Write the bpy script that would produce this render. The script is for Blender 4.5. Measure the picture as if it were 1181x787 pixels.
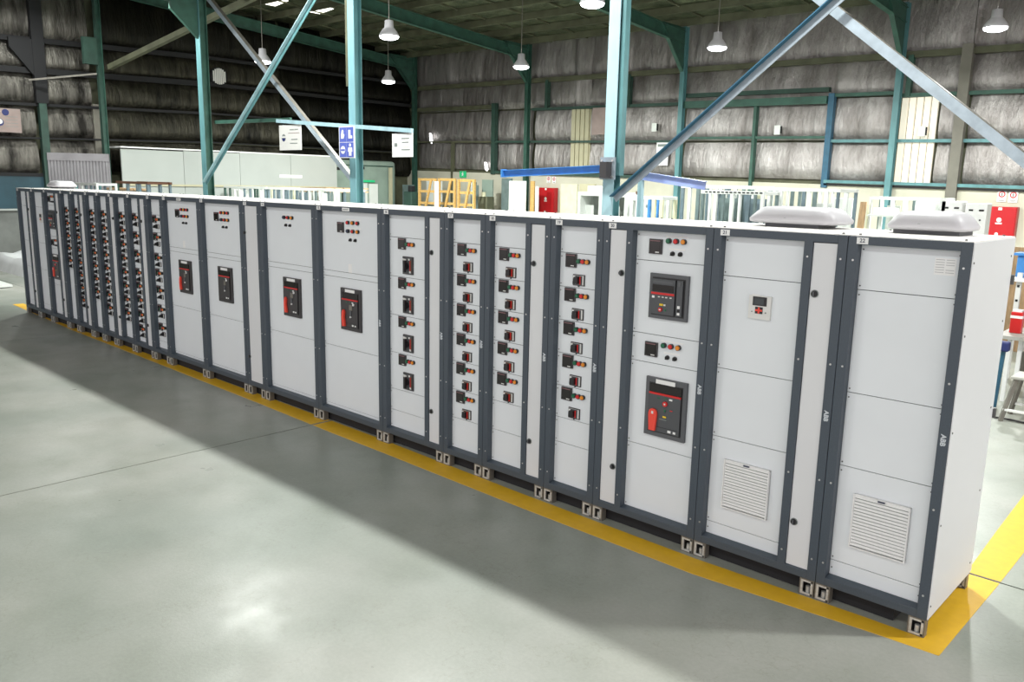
import bpy, bmesh, math, random
from mathutils import Vector, Matrix, noise
random.seed(7)
S = bpy.context.scene
for o in list(bpy.data.objects): bpy.data.objects.remove(o)
COL = S.collection

# ---------------------------------------------------------------- camera
cam_d = bpy.data.cameras.new('camera'); cam = bpy.data.objects.new('camera', cam_d); COL.objects.link(cam)
YAW, PITCH, ROLL, FPX = -0.75213, -0.18932, 0.02058, 945.9
_f = Vector((math.sin(YAW)*math.cos(PITCH), math.cos(YAW)*math.cos(PITCH), math.sin(PITCH)))
_r = Vector((math.cos(YAW), -math.sin(YAW), 0)); _u = _r.cross(_f)
R2 = math.cos(ROLL)*_r + math.sin(ROLL)*_u; U2 = -math.sin(ROLL)*_r + math.cos(ROLL)*_u
M = Matrix((R2, U2, -_f)).transposed().to_4x4(); M.translation = Vector((1.2163, -4.8854, 2.5686))
cam.matrix_world = M
cam_d.sensor_width = 36; cam_d.sensor_fit = 'HORIZONTAL'; cam_d.lens = FPX*36/1181
cam_d.clip_end = 200
S.camera = cam
# ---------------------------------------------------------------- world, light, exposure
S.view_settings.view_transform = 'Standard'; S.view_settings.look = 'None'; S.view_settings.gamma = 1
S.view_settings.exposure = 0.0
w = bpy.data.worlds.new('daylight'); S.world = w; w.use_nodes = True
w.node_tree.nodes['Background'].inputs[0].default_value = (1.0, 0.935, 0.94, 1)
w.node_tree.nodes['Background'].inputs[1].default_value = 1.55
LAMP_POWER = {'edge': 130, 'ridge': 430, 'hall': 220, 'far': 620, 'front': 170}
LAMP_COL = (0.97, 1.0, 0.95)

# ---------------------------------------------------------------- materials
def mat(name, col, rough=0.5, metal=0.0, var=0.0, scale=6.0, bump=0.0, col2=None, stretch=(1,1,1), spec=None):
    m = bpy.data.materials.new(name); m.use_nodes = True
    nt = m.node_tree; b = nt.nodes['Principled BSDF']
    b.inputs['Base Color'].default_value = (*col, 1); b.inputs['Roughness'].default_value = rough
    b.inputs['Metallic'].default_value = metal
    if spec is not None: b.inputs['Specular IOR Level'].default_value = spec
    tc = nt.nodes.new('ShaderNodeTexCoord'); mp = nt.nodes.new('ShaderNodeMapping')
    mp.inputs['Scale'].default_value = stretch
    nt.links.new(tc.outputs['Object'], mp.inputs[0])
    n = nt.nodes.new('ShaderNodeTexNoise'); n.inputs['Scale'].default_value = scale; n.inputs['Detail'].default_value = 6
    nt.links.new(mp.outputs[0], n.inputs['Vector'])
    r = nt.nodes.new('ShaderNodeValToRGB'); r.color_ramp.elements[0].position = .3; r.color_ramp.elements[1].position = .7
    c2 = col2 if col2 else tuple(c*(1-var) for c in col)
    r.color_ramp.elements[0].color = (*c2, 1); r.color_ramp.elements[1].color = (*col, 1)
    nt.links.new(n.outputs[0], r.inputs[0]); nt.links.new(r.outputs[0], b.inputs['Base Color'])
    if bump:
        bp = nt.nodes.new('ShaderNodeBump'); bp.inputs['Strength'].default_value = bump; bp.inputs['Distance'].default_value = .02
        nt.links.new(n.outputs[0], bp.inputs['Height']); nt.links.new(bp.outputs[0], b.inputs['Normal'])
    return m
def emit(name, col, st):
    m = mat(name, col); b = m.node_tree.nodes['Principled BSDF']
    b.inputs['Emission Color'].default_value = (*col, 1); b.inputs['Emission Strength'].default_value = st
    return m
P = {}
P['frame'] = mat('slate_powder_coat', (.064,.082,.105), .42, 0, .12, 90)
P['panel'] = mat('light_grey_sheet', (.78,.815,.85), .45, 0, .03, 3)
P['side'] = mat('white_grey_sheet', (.72,.73,.75), .4, 0, .03, 2)
P['top'] = mat('cream_white_sheet', (.80,.775,.75), .5, 0, .06, 4)
P['dark'] = mat('dark_gap', (.012,.012,.014), .8)
P['zinc'] = mat('galvanised_steel', (.62,.62,.60), .4, .2, .35, 30)
P['screw'] = mat('zinc_screw', (.6,.6,.6), .3, .8)
P['dscrew'] = mat('grey_screw', (.12,.12,.12), .4, .5)
P['bezel'] = mat('black_plastic', (.045,.042,.045), .4)
P['bezelg'] = mat('charcoal_plastic', (.10,.105,.115), .45)
P['face'] = mat('graphite_plastic', (.075,.08,.088), .45)
P['screen'] = mat('dark_screen', (.010,.008,.008), .15)
P['screeng'] = mat('grey_screen', (.05,.06,.065), .2)
P['white'] = mat('white_plastic', (.86,.86,.86), .4)
P['pale'] = mat('pale_label', (.72,.72,.70), .6)
P['pale2'] = mat('faint_print', (.50,.50,.52), .6)
P['pink'] = mat('pinkish_label', (.20,.10,.11), .5)
P['red'] = mat('red_plastic', (.62,.02,.02), .35)
P['tagred'] = mat('red_lockout_tag', (.85,.07,.045), .45)
P['green'] = mat('green_lens', (.01,.13,.06), .3)
P['amber'] = mat('amber_lens', (.80,.27,.02), .3)
P['yellow'] = mat('yellow_label', (.80,.55,.03), .5)
P['brown'] = mat('brown_plastic', (.12,.045,.02), .5)
P['blackk'] = mat('black_knob', (.012,.012,.014), .35)
P['text'] = mat('dark_print', (.05,.06,.10), .7)
P['textw'] = mat('silver_print', (.62,.66,.70), .6)
P['hood'] = mat('pale_grey_moulding', (.54,.53,.56), .45, 0, .05, 5)
P['tape'] = mat('yellow_floor_paint', (.80,.47,.02), .5, 0, .25, 14, .05, col2=(.74,.42,.02))
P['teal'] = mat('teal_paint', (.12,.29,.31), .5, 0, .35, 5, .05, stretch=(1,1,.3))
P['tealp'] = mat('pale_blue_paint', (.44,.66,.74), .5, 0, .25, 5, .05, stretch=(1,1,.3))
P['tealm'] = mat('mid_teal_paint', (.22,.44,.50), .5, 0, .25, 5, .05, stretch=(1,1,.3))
P['tealg'] = mat('green_teal_paint', (.04,.118,.088), .55, 0, .4, 4, .05)
P['dgreen'] = mat('dark_green_paint', (.035,.085,.065), .6, 0, .4, 4)
P['brace'] = mat('pale_steel_angle', (.36,.42,.48), .4, .2, .25, 8)
P['olive'] = mat('olive_girt', (.12,.125,.075), .7, 0, .4, 3)
P['pillar'] = mat('taupe_pillar', (.20,.19,.16), .7, 0, .2, 3)
P['masonry'] = mat('cream_masonry', (.60,.585,.48), .8, 0, .14, 1.5, .1, col2=(.50,.485,.39))
P['blued'] = mat('deep_blue_paint', (.03,.12,.20), .5, 0, .2, 6)
P['blue'] = mat('blue_paint', (.07,.28,.70), .4, 0, .2, 6)
P['lblue'] = mat('lavender_paint', (.36,.44,.75), .45, 0, .1, 6)
P['wood'] = mat('ochre_timber', (.68,.42,.14), .6, 0, .3, 8, .1, stretch=(1,1,6))
P['timber'] = mat('raw_board', (.55,.36,.20), .7, 0, .35, 6, .1, stretch=(5,1,1))
P['block'] = mat('white_partition', (.41,.44,.42), .5, 0, .06, 1.5)
P['gcont'] = mat('sage_container', (.26,.34,.29), .6, 0, .2, 2)
P['corr'] = mat('corrugated_sheet', (.34,.33,.35), .45, .3, .2, 3)
P['ebox'] = mat('white_enclosure', (.74,.77,.74), .45, 0, .06, 3)
P['gpost'] = mat('grey_green_upright', (.20,.27,.27), .4, .3, .3, 5)
P['spost'] = mat('steel_blue_upright', (.19,.26,.30), .4, .3, .3, 5)
P['ypost'] = mat('cream_upright', (.72,.72,.50), .5, 0, .2, 5)
P['fire'] = mat('fire_cabinet_red', (.46,.008,.014), .35, 0, .08, 5)
P['stool'] = mat('grey_worn_steel', (.22,.205,.18), .5, .3, .3, 8)
P['stoolt'] = mat('pale_stool_top', (.55,.54,.50), .5, 0, .2, 8)
P['tealwall'] = mat('petrol_blue_sheet', (.016,.062,.088), .5, 0, .3, 3)
P['ledge'] = mat('concrete_dado', (.20,.21,.20), .8, 0, .25, 3)
P['wrap'] = mat('white_plastic_wrap', (.75,.77,.78), .35, 0, .15, 3, .3)
P['beige'] = mat('beige_rib_sheet', (.50,.47,.32), .6, 0, .1, 4)
P['lens'] = emit('lamp_lens', (.93,.96,1.0), 14)
P['skyl'] = emit('daylit_roof_sheet', (1.0,.97,.88), 3.0)
P['skylw'] = emit('daylit_wall_sheet', (.80,.74,.62), .42)
P['leak'] = emit('daylight_gap', (1.0,1.0,1.0), 4)
P['exit'] = emit('exit_sign_green', (.02,.45,.18), .3)
P['ppe'] = mat('safety_blue', (.10,.14,.52), .5)
P['emb'] = mat('dark_blue_print', (.02,.03,.14), .6)
P['textg'] = mat('grey_print', (.22,.25,.24), .7)
P['rust'] = mat('pinkish_board', (.36,.28,.26), .7, 0, .2, 3)

# foil insulation: silver, dirt-streaked, wrinkled
def foil(name, c1, c2, sc):
    m = bpy.data.materials.new(name); m.use_nodes = True; nt = m.node_tree; b = nt.nodes['Principled BSDF']
    b.inputs['Metallic'].default_value = .7; b.inputs['Roughness'].default_value = .42
    tc = nt.nodes.new('ShaderNodeTexCoord'); mp = nt.nodes.new('ShaderNodeMapping'); mp.inputs['Scale'].default_value = sc
    nt.links.new(tc.outputs['Object'], mp.inputs[0])
    n = nt.nodes.new('ShaderNodeTexNoise'); n.inputs['Scale'].default_value = 1.6; n.inputs['Detail'].default_value = 9; n.inputs['Roughness'].default_value=.65
    nt.links.new(mp.outputs[0], n.inputs['Vector'])
    r = nt.nodes.new('ShaderNodeValToRGB'); r.color_ramp.elements[0].position=.33; r.color_ramp.elements[1].position=.66
    r.color_ramp.elements[0].color=(*c2,1); r.color_ramp.elements[1].color=(*c1,1)
    nt.links.new(n.outputs[0], r.inputs[0]); nt.links.new(r.outputs[0], b.inputs['Base Color'])
    bp = nt.nodes.new('ShaderNodeBump'); bp.inputs['Strength'].default_value=1.0; bp.inputs['Distance'].default_value=.12
    nt.links.new(n.outputs[0], bp.inputs['Height']); nt.links.new(bp.outputs[0], b.inputs['Normal'])
    return m
P['foil'] = foil('foil_insulation', (.50,.475,.465), (.22,.20,.19), (1.1,1.1,.30))
P['foild'] = foil('shaded_foil_insulation', (.24,.225,.20), (.018,.016,.014), (1.6,1.6,.22))  # left-wall foils, this and the next two: light fall-off painted in
P['foilx'] = foil('deep_shade_foil', (.022,.021,.014), (.004,.004,.003), (1.6,1.6,.25))
P['foilm'] = foil('mid_shade_foil', (.075,.07,.05), (.006,.006,.005), (1.6,1.6,.22))
P['roof'] = foil('roof_foil', (.24,.27,.17), (.05,.065,.04), (1.2,1.6,1))

# polished concrete
m = bpy.data.materials.new('polished_concrete'); m.use_nodes = True; nt = m.node_tree; b = nt.nodes['Principled BSDF']; P['concrete'] = m
geo = nt.nodes.new('ShaderNodeNewGeometry')
def nz(scale, det, vec=None, rough=.55):
    n = nt.nodes.new('ShaderNodeTexNoise'); n.inputs['Scale'].default_value = scale; n.inputs['Detail'].default_value = det; n.inputs['Roughness'].default_value = rough
    nt.links.new(geo.outputs['Position'], n.inputs['Vector']); return n
def ramp(src, a, ca, bb, cb):
    r = nt.nodes.new('ShaderNodeValToRGB'); r.color_ramp.elements[0].position=a; r.color_ramp.elements[1].position=bb
    r.color_ramp.elements[0].color=(*ca,1); r.color_ramp.elements[1].color=(*cb,1); nt.links.new(src, r.inputs[0]); return r
def mix(a, bb, fac, mode='MIX'):
    x = nt.nodes.new('ShaderNodeMix'); x.data_type='RGBA'; x.blend_type=mode
    if isinstance(fac, float): x.inputs[0].default_value = fac
    else: nt.links.new(fac, x.inputs[0])
    nt.links.new(a, x.inputs[6]); nt.links.new(bb, x.inputs[7]); return x.outputs[2]
big = ramp(nz(.32,3).outputs[0], .38, (.30,.325,.29), .60, (.43,.43,.395))
med = ramp(nz(1.7,8).outputs[0], .35, (.84,.86,.83), .65, (1,1,1))
fine = ramp(nz(38,6,rough=.7).outputs[0], .35, (.90,.90,.90), .65, (1,1,1))
c = mix(big.outputs[0], med.outputs[0], 1.0, 'MULTIPLY'); c = mix(c, fine.outputs[0], 1.0, 'MULTIPLY')
wv = nt.nodes.new('ShaderNodeTexVoronoi'); wv.feature='DISTANCE_TO_EDGE'; wv.inputs['Scale'].default_value = .9
nd = nz(6,4); addv = nt.nodes.new('ShaderNodeVectorMath'); addv.operation='ADD'
nt.links.new(geo.outputs['Position'], addv.inputs[0]); nt.links.new(nd.outputs[1], addv.inputs[1]); nt.links.new(addv.outputs[0], wv.inputs['Vector'])
scr = ramp(wv.outputs['Distance'], 0.0, (.90,.89,.86), .012, (1,1,1)); c = mix(c, scr.outputs[0], 1.0, 'MULTIPLY')
nt.links.new(c, b.inputs['Base Color'])
rr = ramp(nz(2.2,7).outputs[0], .3, (.27,)*3, .7, (.44,)*3); nt.links.new(rr.outputs[0], b.inputs['Roughness'])
bp = nt.nodes.new('ShaderNodeBump'); bp.inputs['Strength'].default_value=.06; bp.inputs['Distance'].default_value=.01
nt.links.new(nz(60,4).outputs[0], bp.inputs['Height']); nt.links.new(bp.outputs[0], b.inputs['Normal'])

# ---------------------------------------------------------------- mesh helpers
class MB:
    def __init__(s): s.v=[]; s.f=[]; s.m=[]; s.mats=[]; s.sm=[]
    def mi(s, k):
        if k not in s.mats: s.mats.append(k)
        return s.mats.index(k)
    def add(s, vs, fs, k, smooth=False):
        o=len(s.v); s.v+= [tuple(v) for v in vs]; i=s.mi(k)
        for f in fs: s.f.append([o+a for a in f]); s.m.append(i); s.sm.append(smooth)
        return s
    def box(s, x0,x1,y0,y1,z0,z1,k):
        v=[(x,y,z) for x in (x0,x1) for y in (y0,y1) for z in (z0,z1)]
        return s.add(v,[(0,1,3,2),(4,6,7,5),(0,4,5,1),(2,3,7,6),(0,2,6,4),(1,5,7,3)],k)
    def bar(s, p, q, w, h, k, up=(0,0,1)):      # rectangular bar between two points
        p=Vector(p); q=Vector(q); d=(q-p).normalized(); upv=Vector(up)
        if abs(d.dot(upv))>.98: upv=Vector((0,1,0))
        a=d.cross(upv).normalized()*w/2; c_=a.cross(d).normalized()*h/2
        v=[e+sa*a+sc*c_ for e in (p,q) for sa,sc in ((-1,-1),(1,-1),(1,1),(-1,1))]
        return s.add(v,[(0,1,2,3),(7,6,5,4),(0,4,5,1),(1,5,6,2),(2,6,7,3),(3,7,4,0)],k)
    def ibeam(s, p, q, w, h, k, t=.014, up=(0,0,1)):
        p=Vector(p); q=Vector(q); d=(q-p).normalized(); upv=Vector(up)
        if abs(d.dot(upv))>.98: upv=Vector((0,1,0))
        a=d.cross(upv).normalized(); c_=a.cross(d).normalized()
        for o_,ww,hh in ((c_*(h/2-t/2),w,t),(c_*(-h/2+t/2),w,t),(Vector((0,0,0)),t,h-2*t)):
            s.bar(p+o_,q+o_,ww,hh,k,up)
        return s
    def cyl(s, c, axis, r, h, k, n=14, r2=None, smooth=True):   # from c along axis
        c=Vector(c); ax=Vector(axis).normalized(); t=Vector((1,0,0)) if abs(ax.x)<.9 else Vector((0,0,1))
        a=ax.cross(t).normalized(); b_=ax.cross(a); r2=r if r2 is None else r2
        v=[]
        for j in (0,1):
            rr=(r,r2)[j]
            v+=[c+ax*h*j+a*math.cos(6.28319*i/n)*rr+b_*math.sin(6.28319*i/n)*rr for i in range(n)]
        f=[(i,(i+1)%n,n+(i+1)%n,n+i) for i in range(n)]
        s.add(v,f,k,smooth); s.add(v[:n],[tuple(range(n))[::-1]],k); s.add(v[n:],[tuple(range(n))],k)
        return s
    def tube(s, pts, r, k, n=8):
        for a,b_ in zip(pts,pts[1:]):
            a=Vector(a); b_=Vector(b_); s.cyl(a,b_-a,r,(b_-a).length,k,n)
        return s
    def lathe(s, prof, c, k, n=20):             # prof: (r,z)
        v=[(c[0]+r*math.cos(6.28319*i/n),c[1]+r*math.sin(6.28319*i/n),c[2]+z) for r,z in prof for i in range(n)]
        f=[(j*n+i,j*n+(i+1)%n,(j+1)*n+(i+1)%n,(j+1)*n+i) for j in range(len(prof)-1) for i in range(n)]
        return s.add(v,f,k,True)
    def prism(s, pts, y0, y1, k):               # outline in xz, extruded along y
        n=len(pts); v=[(x,y0,z) for x,z in pts]+[(x,y1,z) for x,z in pts]
        f=[tuple(range(n)),tuple(range(2*n-1,n-1,-1))]+[(i,n+i,n+(i+1)%n,(i+1)%n) for i in range(n)]
        return s.add(v,f,k)
    def grid(s, fn, nu, nv, k, smooth=True):
        v=[fn(i/nu,j/nv) for j in range(nv+1) for i in range(nu+1)]
        f=[(j*(nu+1)+i,j*(nu+1)+i+1,(j+1)*(nu+1)+i+1,(j+1)*(nu+1)+i) for j in range(nv) for i in range(nu)]
        return s.add(v,f,k,smooth)
    def mesh(s, name):
        me=bpy.data.meshes.new(name); me.from_pydata(s.v,[],s.f)
        for k in s.mats: me.materials.append(P[k])
        me.polygons.foreach_set('material_index', s.m); me.polygons.foreach_set('use_smooth', s.sm)
        bm=bmesh.new(); bm.from_mesh(me); bmesh.ops.recalc_face_normals(bm, faces=bm.faces[:]); bm.to_mesh(me); bm.free()
        me.update(); return me
    def build(s, name, parent=None, loc=(0,0,0), bevel=0, stuff=False):
        return put(name, s.mesh(name), parent, loc, bevel, stuff)
def put(name, me, parent=None, loc=(0,0,0), bevel=0, stuff=False, rot=None):
    o=bpy.data.objects.new(name, me); COL.objects.link(o); o.location=loc
    if rot: o.rotation_euler=rot
    if parent: o.parent=parent
    if bevel:
        b_=o.modifiers.new('bevel','BEVEL'); b_.width=bevel; b_.segments=2; b_.limit_method='ANGLE'
    if stuff: o['kind']='stuff'
    return o
def thing(name, label, cat, loc=(0,0,0), group=None, rz=0):
    o=bpy.data.objects.new(name,None); COL.objects.link(o); o.location=loc; o.rotation_euler=(0,0,rz); o.empty_display_size=.1
    o['label']=label; o['category']=cat
    if group: o['group']=group
    return o
def tag(o, label, cat, group=None):
    o['label']=label; o['category']=cat
    if group: o['group']=group
    return o
def struct(o): o['kind']='structure'; return o
_tc={}
def text_mesh(s, size, k):
    key=(s,size,k)
    if key in _tc: return _tc[key]
    cu=bpy.data.curves.new('t','FONT'); cu.body=s; cu.size=size; cu.align_x='CENTER'; cu.align_y='CENTER'; cu.extrude=.0006; cu.offset=.0012 if k=='textw' else 0.0004; cu.resolution_u=3
    o=bpy.data.objects.new('t',cu); COL.objects.link(o); bpy.context.view_layer.update()
    me=bpy.data.meshes.new_from_object(o.evaluated_get(bpy.context.evaluated_depsgraph_get()))
    bpy.data.objects.remove(o); me.materials.clear(); me.materials.append(P[k]); _tc[key]=me; return me
HP=math.pi/2

# ================================================================ SETTING
TILT=lambda x,z: z-.0173*(x+14.5)
# floor slabs: every slab its own piece, joints open between them
floor=struct(MB().box(-48,16,-22,24,-.30,-.13,'dark').build('floor'))
XS=[-48,-34,-27.1,-20.1,-13.1,-6.08,.95,8,16]; YS=[-22,-12.9,-5.9,1.12,8.1,15.1,24]
for i in range(len(XS)-1):
    for j in range(len(YS)-1):
        g=.008
        MB().box(XS[i]+g,XS[i+1]-g,YS[j]+g,YS[j+1]-g,-.13,0,'concrete').build('slab',floor)

WY=17.8; WX=-25.9
def sheetwall(name, axis, pos, u0, u1, z0, z1, k, parent, bulge=.14, seed=0):
    """one billowing foil sheet between two girts"""
    nu=max(6,int((u1-u0)/.22)); nv=7
    def fn(a,b_):
        u=u0+(u1-u0)*a; zz=z0+(z1-z0)*b_
        d=bulge*(math.sin(math.pi*b_**.62)**.7)
        d+=.035*noise.noise(Vector((u*2.3+seed,zz*.5,seed)))+.02*noise.noise(Vector((u*5+seed,zz*1.1,3)))
        fold=abs(((u+seed*.37)%1.2)-.6)/.6; d-=.055*max(0,(fold-.82)/.18)*math.sin(math.pi*b_)
        if axis=='y': return (u, pos-d, TILT(u,zz))
        return (pos+d, u, TILT(pos,zz)-.03*max(0,9-u))
    return MB().grid(fn,nu,nv,k).build(name,parent)
# --- right (far) wall, facing the camera
wr=struct(MB().box(-27,12,WY+.25,WY+.45,0,9,'olive').build('wall_back'))
bays=[(-25.6,-21.15),(-21.05,-19.25),(-19.15,-17.45),(-16.62,-13.05),(-12.9,-8.4),(-8.25,-6.75),(-6.55,-5.1),(-4.9,-1.0),(-.9,3.2),(3.4,8)]
bands=[(2.93,4.0),(4.0,5.16),(5.16,6.12),(6.12,7.9)]
sd=0
for (a,b_) in bays:
    for bi,(z0,z1) in enumerate(bands):
        a2,b2=(a,b_) if bi<2 else (a-.09,b_+.09)
        if a==-6.55 and bi<2: a2=-5.58
        sd+=1; sheetwall('insulation_sheet','y',WY+.16,a2,b2,z0+.03,z1-.03,'foil',wr,.09,sd)
sheetwall('insulation_sheet','y',WY+.16,-17.45,-16.62,5.19,7.9,'foil',wr,.1,99)
# ribbed translucent sheets
rb=MB()
for i in range(4): rb.box(-17.42+i*.2,-17.42+i*.2+.16,WY+.02,WY+.1,TILT(-17,2.93),TILT(-17,5.12),'beige')
rb.box(-17.45,-16.62,WY+.08,WY+.12,TILT(-17,2.93),TILT(-17,5.12),'beige'); rb.build('ribbed_sheet',wr)
for i in range(5):
    MB().box(-6.5+i*.18,-6.5+i*.18+.148,WY+.03,WY+.1,TILT(-6,2.95),TILT(-6,5.08),'skylw').build('translucent_strip',wr)
# masonry dado
for i,(a,b_) in enumerate([(-27,-19.4),(-19.4,-13),(-13,-6.6),(-6.6,-.1),(-.1,8)]):
    v0,v1=TILT(a,2.84),TILT(b_,2.84)
    MB().add([(a,WY-.05,0),(b_,WY-.05,0),(b_,WY-.05,v1),(a,WY-.05,v0),(a,WY+.3,0),(b_,WY+.3,0),(b_,WY+.3,v1),(a,WY+.3,v0)],
        [(0,1,2,3),(3,2,6,7),(0,4,5,1),(4,7,6,5),(0,3,7,4),(1,5,6,2)],'masonry').build('masonry_panel',wr)
def girt(x0,x1,z,k='olive',h=.12,y=WY,d=.16,name='girt',par=None):
    return MB().bar((x0,y,TILT(x0,z)),(x1,y,TILT(x1,z)),d,h,k).build(name,par or wr)
girt(-26,8,6.12,'olive',.15); girt(-26,-21.15,5.28,'olive',.14); girt(-19.2,-13,5.13,'dgreen',.09); girt(-6.6,8,5.13,'tealg',.09)
girt(-12.85,-8.4,5.36,'dgreen',.12); girt(-12.85,-8.4,5.08,'tealg',.2,WY-.1)
girt(-8.3,-6.7,5.2,'tealg',.09)
girt(-25.6,-21.1,4.0,'olive',.06); girt(-21.1,-13,4.0,'dgreen',.07); girt(-12.9,-8.4,4.1,'tealg',.07); girt(-8.3,8,4.0,'teal',.08)
girt(-21.1,-13.1,2.88,'dgreen',.10,WY-.06); girt(-8.3,8,2.92,'teal',.08,WY-.06); girt(-8.3,8,2.84,'dark',.05,WY-.04)
def vpost(x,z0,z1,k,w_=.14,name='wall_stud'):
    return MB().box(x-w_/2,x+w_/2,WY-.12,WY+.05,TILT(x,z0),TILT(x,z1),k).build(name,wr)
vpost(-21.1,2.8,5.4,'dgreen',.2); vpost(-18.5,5.1,6.1,'dgreen',.12); vpost(-15.0,5.1,6.1,'dgreen',.14); vpost(-10.5,2.3,5.0,'tealg',.09)
vpost(-8.3,2.75,5.25,'blued',.16); vpost(-6.35,5.1,6.1,'tealg',.12); vpost(-23.4,1.5,4.0,'olive',.06)
MB().box(-5.17,-4.93,WY-.18,WY+.02,0,6.1,'pillar').build('pillar',wr)
# --- left wall
wl=struct(MB().box(WX-.5,WX-.3,-14,18.3,0,9.4,'olive').build('wall_left'))
lb=[(2.55,3.55),(3.55,4.5),(4.5,5.45),(5.45,6.3),(6.3,7.9)]
ys=[(-8,-2.4),(-2.4,3.55),(3.8,5.15),(5.4,11.6),(11.7,17.7)]
for yi,(a,b_) in enumerate(ys):
    for z0,z1 in lb:
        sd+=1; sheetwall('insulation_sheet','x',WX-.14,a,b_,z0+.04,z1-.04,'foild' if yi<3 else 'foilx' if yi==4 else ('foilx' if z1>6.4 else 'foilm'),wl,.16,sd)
for z,h in ((3.55,.05),(4.5,.08),(5.45,.16),(6.3,.14)):
    MB().bar((WX,-8,TILT(WX,z)-.45),(WX,9,TILT(WX,z)),.16,h,'dark').build('girt',wl)  # left-wall girts near black, the wall's dimness put into their colour
    MB().bar((WX,9,TILT(WX,z)),(WX,17.7,TILT(WX,z)),.16,h*.7,'dark').build('girt',wl)
MB().box(WX-.3,WX+.02,-8,5,1.55,2.5,'tealwall').build('blue_sheet',wl)
MB().box(WX-.3,WX+.04,-8,5,2.5,2.6,'dark').build('girt',wl)
MB().box(WX-.3,WX+.12,-8,18,0,1.52,'ledge').build('concrete_dado',wl)
MB().box(WX-.3,WX+.22,-8,5,1.52,1.57,'block').build('dado_coping',wl)
MB().box(WX-.1,WX+.05,5.15,5.42,0,4.7,'pillar').build('pillar',wl)
# ceiling: two roof planes, purlins, translucent sheets
ZR=lambda y: 7.66+.08*(17.5-y)
ceil=MB()
ceil.add([(-28,18.3,ZR(18.3)),(10,18.3,ZR(18.3)-.5),(10,-14,ZR(-14)-.5),(-28,-14,ZR(-14)),(-28,18.3,ZR(18.3)+.1),(10,18.3,ZR(18.3)-.4),(10,-14,ZR(-14)-.4),(-28,-14,ZR(-14)+.1)],
    [(0,1,2,3),(7,6,5,4),(0,4,5,1),(1,5,6,2),(2,6,7,3),(3,7,4,0)],'roof')
ceil=struct(ceil.build('ceiling'))
RT=lambda x,y: ZR(y)-.5*(x+28)/38
for i in range(24):
    y=17.2-i*1.25
    MB().bar((-27.5,y,RT(-27.5,y)-.11),(9,y,RT(9,y)-.11),.07,.2,'olive').build('purlin',ceil)
for i in range(21):
    x=-26.5+i*1.6
    MB().bar((x,17.9,RT(x,17.9)-.03),(x,-13,RT(x,-13)-.03),.05,.05,'olive').build('roof_batten',ceil)
for x0,y0 in ((-24.2,9.9),(-23.6,11.2),(-9.2,12.9),(-9.2,8.2)):
    MB().box(x0,x0+1.1,y0,y0+.9,RT(x0,y0)-.05,RT(x0,y0)-.01,'skyl').build('translucent_roof_sheet',ceil)
MB().box(-26,10,-14.4,-14.2,7.2,10.2,'olive').build('gable_strip',ceil)

# ================================================================ steel frames
def portal(x, label, cols=(5.1,), top=True):
    t=thing('portal_frame',label,'steel frame',(x,WY-.2,0))
    zt=TILT(x,7.0)
    MB().ibeam((0,0,0),(0,0,zt+.35),.15,.17,'tealg' if x<-15 else 'teal',up=(0,1,0)).build('column',t)
    r=MB().ibeam((0,-.1,RT(x,17.5)-.48),(0,-31,RT(x,-13.4)-.48),.15,.36,'tealg').build('rafter',t)
    k=MB(); v=[(-.04,-.1,zt-.9),(-.04,-.1,zt+.3),(-.04,-1.3,zt+.32),(.04,-.1,zt-.9),(.04,-.1,zt+.3),(.04,-1.3,zt+.32)]
    k.add(v,[(0,1,2),(3,5,4),(0,2,5,3),(0,3,4,1),(1,4,5,2)],'tealg'); 
    k.bar((0,-.12,zt-.95),(0,-1.35,zt+.28),.12,.02,'tealg'); k.build('haunch',t)
    return t
portal(-6.55,'teal portal frame on the back wall beside the bright daylit sheets')
portal(-12.9,'teal portal frame on the back wall left of the boarded sliding door')
portal(-19.3,'dark green portal frame on the back wall behind the left end of the blue jib')
portal(-25.55,'dark green portal frame in the far corner of the hall')
def column(x, label, k, k2, top, w_=.26, sleeve=None):
    t=thing('column',label,'column',(x,5.1,0))
    c_=MB()
    d_=w_*.45
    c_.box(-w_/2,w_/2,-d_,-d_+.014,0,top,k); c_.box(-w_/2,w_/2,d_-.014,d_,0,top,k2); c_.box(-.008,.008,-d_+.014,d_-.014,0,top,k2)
    c_.build('column_shaft',t)
    MB().box(-.22,.22,-.22,.22,0,.025,'teal').build('base_plate',t)
    return t
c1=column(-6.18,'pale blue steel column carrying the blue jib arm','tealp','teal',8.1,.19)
MB().box(.10,.17,-.05,.06,2.72,8.0,'teal').build('cable_duct',c1)
MB().box(-.13,.13,-.118,-.087,2.66,2.98,'brace').build('hinge_plate',c1)
for sx in (-.12,.12):
    for z in (2.7,2.93): MB().cyl((sx*.8,-.118,z),(0,-1,0),.016,.02,'screw',8).build('bolt',c1)
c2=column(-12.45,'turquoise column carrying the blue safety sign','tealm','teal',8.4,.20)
MB().box(-.19,-.102,-.08,.04,4.38,8.2,'olive').build('brown_sleeve',c2)
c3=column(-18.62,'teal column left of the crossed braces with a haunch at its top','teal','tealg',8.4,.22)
h=MB(); h.add([(-.05,-.1,5.85),(-.05,-.75,6.45),(-.05,-.75,7.0),(-.05,-.1,7.0),(.05,-.1,5.85),(.05,-.75,6.45),(.05,-.75,7.0),(.05,-.1,7.0)],
   [(0,1,2,3),(7,6,5,4),(0,4,5,1),(1,5,6,2),(2,6,7,3),(3,7,4,0)],'tealg'); h.build('haunch',c3)
MB().ibeam((0,-.75,6.78),(0,-12,7.9),.15,.34,'tealg').build('rafter_stub',c3)
c4=column(-24.95,'leaning green column at the left wall before the white partition','dgreen','tealg',8.0,.17)
MB().box(-.08,.08,-.45,-.08,5.75,6.5,'dgreen').build('bracket_box',c4)
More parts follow.
